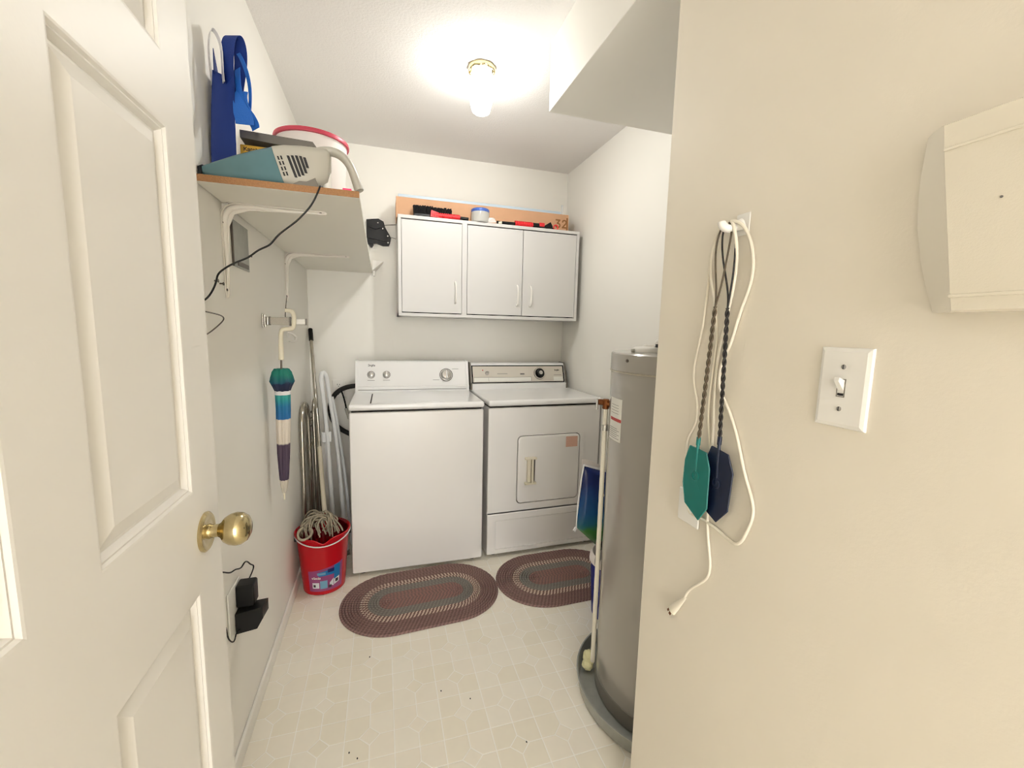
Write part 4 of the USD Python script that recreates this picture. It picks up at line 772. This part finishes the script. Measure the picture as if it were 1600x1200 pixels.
def rug(label, cx, cy, hl, hw, rot):
    t = thing('braided_rug', label, 'rug', (cx, cy, 0), rotz=rot, group='braided rugs on the vinyl floor')
    NR = 19; w = hw / NR; hs = hl - hw          # straight half length
    zones = (('centre', 0, 5), ('grey_band', 5, 9), ('fleck_band', 9, 12), ('border', 12, 19))
    for nm, a, b in zones:
        Vs, Fs, UV, off = [], [], [], 0
        for k in range(a, b):
            r = (k + 0.5) * w
            n_arc, n_st = 26 + k * 2, 40
            path = []
            for i in range(n_st): path.append((-hs + 2 * hs * i / n_st, -r))
            for i in range(n_arc): th = -PI / 2 + PI * i / n_arc; path.append((hs + r * math.cos(th), r * math.sin(th)))
            for i in range(n_st): path.append((hs - 2 * hs * i / n_st, r))
            for i in range(n_arc): th = PI / 2 + PI * i / n_arc; path.append((-hs + r * math.cos(th), r * math.sin(th)))
            p = np.array(path + path[:1]); s = np.r_[0, np.cumsum(np.linalg.norm(np.diff(p, axis=0), axis=1))]
            tg = np.gradient(p, axis=0); tg[0] = tg[-1] = (1, 0); tg /= np.linalg.norm(tg, axis=1, keepdims=True) + 1e-12
            nr = np.c_[tg[:, 1], -tg[:, 0]]
            pitch = 0.017; tot = round(s[-1] / pitch); u = s / s[-1] * tot
            prof = [(-0.5, 0.0008), (-0.42, 0.006), (-0.15, 0.0098), (0.15, 0.0098), (0.42, 0.006), (0.5, 0.0008)]
            for q, h in prof:
                Vs.append(np.c_[p + nr * q * w * 0.99, h * (1 + 0.10 * np.sin(2 * PI * (u + abs(q)))) if h > 0.001 else np.full(len(p), h)])
                UV.append(np.c_[u, np.full(len(p), k + 0.5 + q * 0.98)])
            N = len(p)
            for c in range(len(prof) - 1):
                for i in range(N - 1):
                    A = off + c * N + i; B = off + (c + 1) * N + i
                    Fs += [(A, B, B + 1), (A, B + 1, A + 1)]
            off += len(prof) * N
        m = T(np.vstack(Vs), np.array(Fs)[:, ::-1])
        if m.face_normals[:, 2].sum() < 0: m.faces = m.faces[:, ::-1]
        part(nm, m, M_rug[nm], t, smooth=True, local=True, uv=np.vstack(UV))
    return t
rug('oval braided maroon and grey rug in front of the washing machine', 0.595, 1.958, 0.377, 0.238, 0.055)
rug('oval braided maroon and grey rug in front of the dryer, partly behind the heater', 1.316, 1.949, 0.345, 0.236, 0.02)

# ================================================================== WATER HEATER
HX, HY, HR, HT = 1.390, 1.172, 0.243, 1.232
wh = thing('water_heater', 'tall grey cylindrical water heater in the alcove on the right', 'water heater', (HX, HY, 0))
part('tank', lathe([(0, 0.055), (HR - 0.006, 0.055), (HR, 0.060), (HR, HT - 0.062), (0, HT - 0.062)], (HX, HY, 0), n=96), M_heater, wh, smooth=30)
part('skirt', lathe([(0, 0.012), (HR + 0.002, 0.012), (HR + 0.003, 0.016), (HR + 0.003, 0.066), (HR, 0.068)], (HX, HY, 0), n=96), M_heater_base, wh, smooth=30)
part('top_cap', lathe([(HR + 0.001, HT - 0.058), (HR + 0.002, HT - 0.056), (HR + 0.002, HT - 0.004), (HR - 0.002, HT), (0, HT + 0.002)], (HX, HY, 0), n=96), M_heater, wh, smooth=30)
part('seam_band', lathe([(HR, HT - 0.064), (HR + 0.003, HT - 0.063), (HR + 0.003, HT - 0.059), (HR, HT - 0.058)], (HX, HY, 0), n=96), mat('seam_bright', (196, 188, 172), 0.3, metal=0.5), wh)
def hpatch(d0, d1, z0, z1, off=0.0008, tilt=0.0, n=12):
    V, F = [], []
    for i, a in enumerate(np.linspace(math.radians(d0), math.radians(d1), n)):
        for z in (z0, z1):
            V.append((HX + (HR + off) * math.cos(a), HY + (HR + off) * math.sin(a), z + tilt * i / (n - 1)))
    for i in range(n - 1): F += [(2 * i, 2 * i + 2, 2 * i + 3), (2 * i, 2 * i + 3, 2 * i + 1)]
    return T(V, F)
hl_ = part('data_label', hpatch(163, 183, 0.945, 1.085), M_paper, wh, label='white data label with a red band')
part('label_red', hpatch(165, 183, 1.010, 1.020, 0.0014), M_inkred, hl_)
parts('label_print', [*[hpatch(164, 181 - 3 * (i % 2), 0.953 + i * 0.0065, 0.9545 + i * 0.0065, 0.0014) for i in range(6)], *[hpatch(166, 179, 1.035 + i * 0.009, 1.0362 + i * 0.009, 0.0014) for i in range(4)]], M_print, hl_)
part('screw', cyl((HX - HR * math.cos(0.12), HY - HR * math.sin(0.12), HT - 0.022), (HX - (HR + 0.005) * math.cos(0.12), HY - (HR + 0.005) * math.sin(0.12), HT - 0.022), 0.005, 10), M_screw, wh)
ta = math.radians(151)
VX, VYY = HX + (HR + 0.012) * math.cos(ta), HY + (HR + 0.012) * math.sin(ta)
tp = part('relief_valve', cat(cyl((HX + (HR - .004) * math.cos(ta), HY + (HR - .004) * math.sin(ta), 1.05), (VX, VYY, 1.05), 0.012, 14), cyl((VX, VYY, 1.031), (VX, VYY, 1.066), 0.0115, 16, bev=0.002), cyl((VX - 0.006, VYY + 0.004, 1.054), (VX - 0.021, VYY + 0.014, 1.054), 0.0105, 14, bev=0.002)), M_brass_dark, wh)
part('lever', box(VX - 0.028, VX - 0.021, VYY + 0.013, VYY + 0.021, 1.026, 1.066, 0.002), M_silver, tp)
pp = math.radians(153.5)
part('discharge_pipe', tube([(VX, VYY, 1.034), (VX, VYY, 0.9), (HX + (HR + 0.0128) * math.cos(pp), HY + (HR + 0.0128) * math.sin(pp), 0.5), (HX + (HR + 0.0128) * math.cos(pp), HY + (HR + 0.0128) * math.sin(pp), 0.075)], 0.0085, 14), M_mask, wh, smooth=60, label='white plastic discharge pipe')
part('pipe_clip', lathe([(0.009, 0), (0.0112, 0), (0.0112, 0.02), (0.009, 0.02)], (VX, VYY, 0.955), n=16), M_silver, wh)
# fittings on top
part('top_fitting', cat(lathe([(0, 0.0), (0.052, 0.001), (0.052, 0.012), (0.045, 0.018), (0.02, 0.020), (0.018, 0.026), (0, 0.026)], (HX - 0.115, HY + 0.05, HT), n=30), tube([(HX - 0.110, HY + 0.01, HT + 0.02), (HX - 0.108, HY + 0.01, HT + 0.034), (HX - 0.10, HY - 0.04, HT + 0.046), (HX + 0.02, HY - 0.08, HT + 0.048)], 0.011, 14)), M_plastic_w, wh, smooth=50)
parts('top_nut', [cyl((HX - 0.120, HY - 0.02, HT + 0.020), (HX - 0.120, HY - 0.02, HT + 0.03), 0.016, 6), cyl((HX - 0.07, HY - 0.05, HT + 0.046), (HX - 0.05, HY - 0.057, HT + 0.047), 0.015, 12)], M_ink, wh)
part('cable_clamp', cat(box(HX - 0.175, HX - 0.150, HY + 0.05, HY + 0.065, HT + 0.001, HT + 0.012, 0.003)), M_greyplastic, wh)
pan = thing('drain_pan', 'round galvanised drain pan under the water heater', 'drain pan', (HX, HY, 0))
part('pan_body', lathe([(0, 0.001), (0.300, 0.001), (0.304, 0.003), (0.311, 0.048), (0.314, 0.050), (0.314, 0.054), (0.309, 0.054), (0.3005, 0.008), (0, 0.0075)], (HX, HY, 0), n=96), M_galv, pan, smooth=40)
for i, (dx_, dy_) in enumerate(((0.0, 0.0), (0.15, 0.1), (-0.05, -0.17))):
    part('support_block', box(HX + dx_ - 0.03, HX + dx_ + 0.03, HY + dy_ - 0.02, HY + dy_ + 0.02, 0.0076, 0.0125), M_card, pan)
fp = np.array([trimesh.creation.icosphere(3, 1.0).vertices])[0]
fs = 0.016 + 0.010 * meshkit.fbm(fp * 2.3 + 3, 3)
ff = T(np.array([1.170, 1.334, 0.047]) + fp * fs[:, None] * np.array([0.95, 1.2, 1.5]), trimesh.creation.icosphere(3, 1.0).faces)
f2 = T(np.array([1.160, 1.322, 0.030]) + fp * fs[:, None] * np.array([1.0, 1.0, 0.8]), trimesh.creation.icosphere(3, 1.0).faces)
single('foam_lump', cat(ff, f2), M_foam, 'pale yellow foam lump in the drain pan at the pipe end', 'foam')

# ================================================================== BIN AND BAG
bn = thing('waste_bin', 'round blue plastic bin with a white liner behind the water heater', 'bin', (1.443, 1.604, 0))
NB = (1.443, 1.604)
part('bin_body', lathe([(0, 0.001), (0.103, 0.001), (0.106, 0.005), (0.119, 0.262), (0.122, 0.266), (0.122, 0.272), (0.116, 0.272), (0.103, 0.010), (0, 0.008)], (*NB, 0), n=48), M_bluebin, bn)
part('liner', lathe([(0.110, 0.20), (0.1165, 0.268), (0.1235, 0.273), (0.1245, 0.258), (0.1255, 0.259), (0.1235, 0.278), (0.112, 0.296), (0.106, 0.285), (0.104, 0.20)], (*NB, 0), n=48), M_tub, bn, smooth=50, label='white bin liner')
part('bin_label', T(*(lambda V, F: (V, F))(*(lambda a: ([(NB[0] + 0.1125 * math.cos(t), NB[1] + 0.1125 * math.sin(t), z) for t in a for z in (0.10, 0.165)], [f for i in range(len(a) - 1) for f in ((2 * i, 2 * i + 2, 2 * i + 3), (2 * i, 2 * i + 3, 2 * i + 1))]))(np.linspace(3.95, 4.3, 8)))), M_mask, bn)
part('handle', tube([(NB[0] - 0.120, NB[1] - 0.03, 0.262), (NB[0] - 0.128, NB[1] - 0.045, 0.33), (NB[0] - 0.115, NB[1] - 0.06, 0.39), (NB[0] - 0.10, NB[1] - 0.07, 0.42)], [0.006, 0.007, 0.007, 0.006], 10), M_black, bn)
sk = thing('litter_bag', 'blue and green printed plastic sack standing in the blue bin', 'sack', (1.33, 1.60, 0.30))
M_sack = ramp_material('sack_print', [(0.0, (16, 46, 30)), (0.14, (18, 60, 34)), (0.30, (46, 112, 40)), (0.42, (60, 128, 60)), (0.52, (28, 104, 130)), (0.64, (26, 92, 150)), (0.82, (34, 74, 140)), (0.98, (24, 44, 112)), (1.1, (18, 34, 92))], 'z', 0.02, 0.42, rough=0.28, noise=0.22, interp=True, nscale=16, bump=0.15, bscale=40)
# corners of the sack's front face, a pillow between
TL, TR_, BR, BL = (np.array(q) for q in ((1.238, 1.575, 0.735), (1.46, 1.60, 0.655), (1.44, 1.615, 0.245), (1.212, 1.570, 0.462)))
BL2 = np.array((1.385, 1.59, 0.285))
def pillow(th, off, nu=18, nv=22, edge=0.0):
    V, F = [], []
    for side in (1, -1):
        for j in range(nv):
            for i in range(nu):
                u, v = edge + (1 - 2 * edge) * i / (nu - 1), edge + (1 - 2 * edge) * j / (nv - 1)
                p = (TL * (1 - u) + TR_ * u) * v + (BL * (1 - u) + BR * u) * (1 - v)
                b = (max(0.0, math.sin(PI * u)) * max(0.0, math.sin(PI * v))) ** 0.45
                nrm = np.array([-0.12, -0.97, 0.2]); w = 0.012 * math.sin(5 * v + 2 * u) * (b)
                V.append(p + nrm * (side * th * b + w * 0.5 + off))
        o = (0 if side == 1 else nu * nv)
        for j in range(nv - 1):
            for i in range(nu - 1):
                q = (o + j * nu + i, o + j * nu + i + 1, o + (j + 1) * nu + i + 1, o + (j + 1) * nu + i)
                F += [(q[0], q[1], q[2]), (q[0], q[2], q[3])] if side == 1 else [(q[0], q[2], q[1]), (q[0], q[3], q[2])]
    return T(V, F)
part('sack_body', pillow(0.045, 0.0), M_sack, sk, smooth=60)
part('seam_edge', cat(tube([TL + (0, 0, .002), TL * 0.5 + BL * 0.5 + np.array((-0.006, 0, 0)), BL], 0.0038, 8, flat=(1.5, 0.5)), tube([TL, TR_], 0.0045, 8, smooth=False), tube([BL, BL + (-0.012, -.004, -0.014)], 0.007, 8, smooth=False)), M_cloth_w, sk)
def blob(u, v, r, sx=1.0, sz=1.3):
    p = (TL * (1 - u) + TR_ * u) * v + (BL * (1 - u) + BR * u) * (1 - v); b = (math.sin(PI * u) * math.sin(PI * v)) ** 0.45
    return sphere(p + np.array([-0.12, -0.97, 0.2]) * (0.044 * b + 0.001), r, 2, (sx, 0.25, sz))
parts('print_blob', [blob(0.42, 0.33, 0.013, 0.9, 1.2), blob(0.46, 0.30, 0.010), blob(0.42, 0.68, 0.007)], M_cloth_w, sk)
sc = [TL + (TR_ - TL) * f + np.array((0, 0.02, 0.004 + 0.006 * math.sin(9 * f))) for f in np.linspace(0, 1, 7)]
part('top_fold', ribbon(sc, (0, 0.3, 1), 0.030, 0.002), M_tub, sk)

# ================================================================== NEAR RIGHT WALL
sw = thing('light_switch', 'white toggle light switch plate on the near right wall', 'light switch', (XN, 0.434, 1.223))
part('plate', loft([np.array([(XN - h, 0.434 + sy * (0.0352 - o), 1.2235 + sz * (0.0572 - o)) for sy, sz in ((-1, -1), (1, -1), (1, 1), (-1, 1))]) for o, h in ((0.0, 0.0003), (0.0, 0.0025), (0.0012, 0.0045), (0.006, 0.0065))]), M_plastic_w, sw, smooth=False)
parts('toggle_frame', [box(XN - 0.0072, XN - 0.006, 0.4285, 0.4295, 1.211, 1.236), box(XN - 0.0072, XN - 0.006, 0.4390, 0.440, 1.211, 1.236), box(XN - 0.0072, XN - 0.006, 0.4285, 0.440, 1.2355, 1.2365), box(XN - 0.0072, XN - 0.006, 0.4285, 0.440, 1.2105, 1.2115)], M_greydark, sw, smooth=False)
part('toggle_slot', box(XN - 0.0069, XN - 0.006, 0.4300, 0.4385, 1.2125, 1.216), M_ink, sw, smooth=False)
part('toggle', cat(box(XN - 0.0068, XN - 0.006, 0.4296, 0.4390, 1.2115, 1.2355), hull([(XN - 0.006, 0.4302, 1.2185), (XN - 0.006, 0.4384, 1.2185), (XN - 0.006, 0.4302, 1.2345), (XN - 0.006, 0.4384, 1.2345), (XN - 0.0175, 0.4312, 1.2335), (XN - 0.0175, 0.4374, 1.2335), (XN - 0.0165, 0.4312, 1.239), (XN - 0.0165, 0.4374, 1.239)])), M_plastic_w, sw, smooth=False)
for z in (1.2535, 1.1935):
    s_ = part('screw', lathe([(0.0035, 0.0), (0.0033, 0.001), (0, 0.0014)], (XN - 0.0063, 0.434, z), (-1, 0, 0), 14), M_silver, sw)
    part('screw_slot', box(XN - 0.0081, XN - 0.0075, 0.4335, 0.4345, z - 0.003, z + 0.003), M_ink, s_)
# door chime
ch = thing('door_chime', 'white plastic door chime cover on the right wall above the switch', 'door chime', (XN, 0.27, 1.43))
C0, C1, CB0, CB1 = 0.150, 0.372, 1.325, 1.533
def chring(x, zw, inset, zlo, zhi):
    # outline in y-z; the far side bows and slants from the wall to the front
    zs = np.linspace(zlo, zhi, 11)
    w = np.interp(zs, [1.325, 1.345, 1.38, 1.43, 1.48, 1.533], [0.342, 0.349, 0.360, 0.370, 0.3735, 0.371]); f = np.interp(zs, [1.325, 1.345, 1.50, 1.533], [0.3115, 0.3150, 0.3385, 0.3425])
    e = w * (1 - zw) + f * zw
    return np.array([(x, y, z) for y, z in zip(e, zs)] + [(x, C0 + inset, z) for z in zs[::-1]])
cover = loft([chring(XN - 0.0005, 0.0, 0.0, CB0 + 0.003, CB1 - 0.003), chring(XN - 0.005, 0.02, 0.0, CB0 + 0.001, CB1 - 0.001), chring(XN - 0.014, 0.38, 0.002, CB0, CB1), chring(XN - 0.026, 0.90, 0.005, CB0, CB1 - 0.001), chring(XN - 0.0295, 1.0, 0.007, CB0 + 0.0015, CB1 - 0.003)])
part('cover', cover, M_chime, ch, smooth=22)
fp_ = extrude([(C0 + 0.008, 1.347), (0.3150, 1.347), (0.3375, 1.499), (C0 + 0.008, 1.499)], 0.0, 0.0012, (np.array([XN - 0.0292, 0, 0]), np.array([0, -1.0, 0]), np.array([0, 0, 1.0])))
fp_.vertices[:, 1] *= -1; fp_.vertices[:, 0] = 2 * (XN - 0.0292) - fp_.vertices[:, 0]
part('front_panel', T(fp_.vertices, fp_.faces), M_chime, ch, smooth=False)
part('rib', box(XN - 0.0316, XN - 0.029, C0 + 0.006, 0.3165, 1.3405, 1.3445, 0.001), M_chime, ch, smooth=False)
part('rib', box(XN - 0.0316, XN - 0.029, C0 + 0.006, 0.3390, 1.5015, 1.5050, 0.001), M_chime, ch, smooth=False)
for y, z in ((0.272, 1.487), (0.285, 1.439)):
    part('grub_mark', cyl((XN - 0.0308, y, z), (XN - 0.0298, y, z), 0.0028 if z > 1.45 else 0.0012, 12), M_print, ch)
# hook with fly swatters and extension cord
hk = thing('wall_hook', 'white plastic wall hook holding fly swatters and a white cord', 'hook', (XN, 0.65, 1.495))
part('base', box(XN - 0.0035, XN - 0.0003, 0.626, 0.656, 1.474, 1.513, 0.0015), M_plastic_w, hk)
part('peg', cat(tube([(XN - 0.003, 0.641, 1.495), (XN - 0.014, 0.647, 1.489), (XN - 0.024, 0.653, 1.487), (XN - 0.031, 0.657, 1.492), (XN - 0.0335, 0.659, 1.499)], [0.011, 0.0075, 0.0072, 0.0078, 0.007], 14)), M_plastic_w, hk, smooth=50)
def helix(A, B, R, r, turns, ph):
    A, B = np.asarray(A, float), np.asarray(B, float); d, a, b = frame_from(B - A); n = int(turns * 10)
    pts = [A + (B - A) * (i / n) + R * (math.cos(2 * PI * turns * i / n + ph) * a + math.sin(2 * PI * turns * i / n + ph) * b) for i in range(n + 1)]
    return tube(pts, r, 7, smooth=False)
def swatter(label, x, Ytop, Ybot, wire, blade, outline, neck, twz, loop1, loop2, cz):
    t = thing('fly_swatter', label, 'fly swatter', (x, Ybot, neck), group=None)
    A, B = (x, Ybot, neck), (x, Ytop, twz)
    part('twisted_handle', cat(helix(A, B, 0.0020, 0.0022, 8.5, 0), helix(A, B, 0.0020, 0.0022, 8.5, PI)), wire, t, smooth=60)
    part('loop_wire', cat(tube([B] + loop1, 0.0017, 8), tube([B] + loop2, 0.0017, 8)), wire, t, smooth=60)
    bl = extrude([(y, z) for y, z in outline], -0.0012, 0.0012, (np.array([x, 0, 0]), np.array([0, 1.0, 0]), np.array([0, 0, 1.0])))
    ctr = np.array([x, np.mean([p[0] for p in outline]), cz])
    rim = tube([(x, y, z) for y, z in outline + outline[:1]], 0.0018, 6, smooth=False)
    b_ = part('blade', cat(bl, rim), blade, t, smooth=False)
    ribs = [cyl(ctr, ctr + (np.array([x, y, z]) - ctr) * 0.97, 0.0016, 6, 0.0009) for y, z in outline]
    ribs.append(cyl(ctr, A, 0.0024, 8, 0.0032))
    ribs.append(cyl((x, Ybot, neck - 0.004), (x, Ybot - 0.0003, neck + 0.012), 0.0042, 10))
    ribs.append(lathe([(0.011, 0.0), (0.011, 0.0022), (0.0085, 0.0028), (0.0085, 0.0)], ctr, (-1, 0, 0), 24))
    part('blade_ribs', cat(*ribs), blade, b_, smooth=40)
    return t
X1, X2 = XN - 0.0245, XN - 0.0145
swatter('teal fly swatter with a twisted brown wire handle hanging from the wall hook', X1, 0.668, 0.684, M_wire_br, M_sw_teal,
    [(0.705, 1.067), (0.716, 1.035), (0.718, 0.985), (0.708, 0.945), (0.668, 0.924), (0.648, 0.955), (0.649, 1.035), (0.660, 1.064)], 1.078, 1.348,
    [(X1, 0.672, 1.40), (X1 + .002, 0.680, 1.45), (X1 + .004, 0.676, 1.485), (X1 + .004, 0.664, 1.4985)], [(X1 + .003, 0.658, 1.40), (X1 + .004, 0.651, 1.45), (X1 + .004, 0.648, 1.486), (X1 + .004, 0.655, 1.4985)], 1.010)
swatter('dark navy fly swatter with a twisted black wire handle beside the teal one', X2, 0.648, 0.640, M_wire_bk, M_sw_navy,
    [(0.657, 1.078), (0.668, 1.05), (0.667, 0.96), (0.655, 0.945), (0.632, 0.935), (0.607, 0.966), (0.602, 1.04), (0.616, 1.072)], 1.090, 1.345,
    [(X2, 0.655, 1.39), (X2 - .002, 0.668, 1.44), (X2 - .004, 0.670, 1.482), (X2 - .006, 0.660, 1.4985)], [(X2, 0.642, 1.40), (X2 - .002, 0.639, 1.44), (X2 - .004, 0.642, 1.484), (X2 - .006, 0.650, 1.4985)], 1.010)
ec = thing('extension_cord', 'white extension cord looped over the hook behind the fly swatters', 'cord', (XN, 0.65, 1.2))
c = XN - 0.0048; ch_ = XN - 0.019
part('cord', cat(
    tube([(ch_, 0.655, 1.4995), (XN - 0.016, 0.682, 1.488), (c - .004, 0.708, 1.452), (c, 0.714, 1.40), (c, 0.718, 1.33), (c, 0.724, 1.287), (c, 0.735, 1.209), (c, 0.722, 1.165), (c, 0.717, 1.14), (c, 0.719, 1.11), (c, 0.736, 1.076), (c, 0.739, 1.027), (c, 0.729, 0.945), (c, 0.712, 0.915)], 0.0028, 8),
    tube([(ch_, 0.652, 1.4995), (XN - 0.016, 0.632, 1.492), (c - .003, 0.617, 1.463), (c, 0.608, 1.40), (c, 0.626, 1.34), (c, 0.644, 1.278), (c, 0.659, 1.245), (c, 0.663, 1.198), (c, 0.642, 1.165), (c, 0.611, 1.112), (c, 0.582, 1.04), (c, 0.560, 0.990), (c, 0.566, 0.950), (c, 0.582, 0.915), (c, 0.600, 0.908), (c, 0.643, 0.916), (c, 0.676, 0.918), (c, 0.708, 0.916)], 0.0032, 8),
    tube([(ch_, 0.650, 1.4995), (XN - 0.02, 0.641, 1.482), (c - .008, 0.638, 1.431), (c - .004, 0.649, 1.354), (c - .003, 0.664, 1.288), (c - .002, 0.671, 1.215), (c, 0.672, 1.16), (c, 0.668, 1.10), (c, 0.668, 1.0), (c, 0.664, 0.925), (c, 0.655, 0.873), (c, 0.647, 0.835), (c, 0.652, 0.805), (c, 0.685, 0.765), (c - .001, 0.708, 0.724)], 0.0030, 8),
    tube([(ch_, 0.657, 1.4995), (XN - 0.018, 0.684, 1.484), (c - .006, 0.703, 1.455), (c - .003, 0.707, 1.42), (c - .003, 0.697, 1.382), (c - .005, 0.684, 1.35), (c - .004, 0.676, 1.30), (c - .002, 0.680, 1.22), (c - .001, 0.684, 1.14), (c, 0.675, 1.08), (c, 0.672, 1.02)], 0.0028, 8)), M_cord, ec, smooth=60)
part('plug', cat(tube([(c - .001, 0.706, 0.728), (c - .003, 0.720, 0.705), (c - .004, 0.733, 0.686), (c - .004, 0.742, 0.672)], [0.0035, 0.006, 0.0095, 0.0105], 12, flat=(0.6, 1.0), up=(1, 0, 0))), M_cord, ec, smooth=40)
parts('prong', [hull([(c - .006, 0.739, 0.672), (c - .002, 0.739, 0.672), (c - .006, 0.745, 0.676), (c - .002, 0.745, 0.676), (c - .005, 0.747, 0.657), (c - .003, 0.747, 0.657), (c - .005, 0.752, 0.659), (c - .003, 0.752, 0.659)]), hull([(c - .006, 0.745, 0.673), (c - .002, 0.745, 0.673), (c - .006, 0.748, 0.677), (c - .002, 0.748, 0.677), (c - .005, 0.755, 0.662), (c - .003, 0.755, 0.662), (c - .005, 0.758, 0.665), (c - .003, 0.758, 0.665)])], M_brass_dark, ec, smooth=False)
oe = thing('outlet_plate', 'white wall outlet plate partly behind the teal fly swatter', 'outlet', (XN, 0.717, 0.917))
part('plate', box(XN - 0.006, XN - 0.0003, 0.688, 0.752, 0.889, 0.962, 0.003), M_plastic_w, oe)
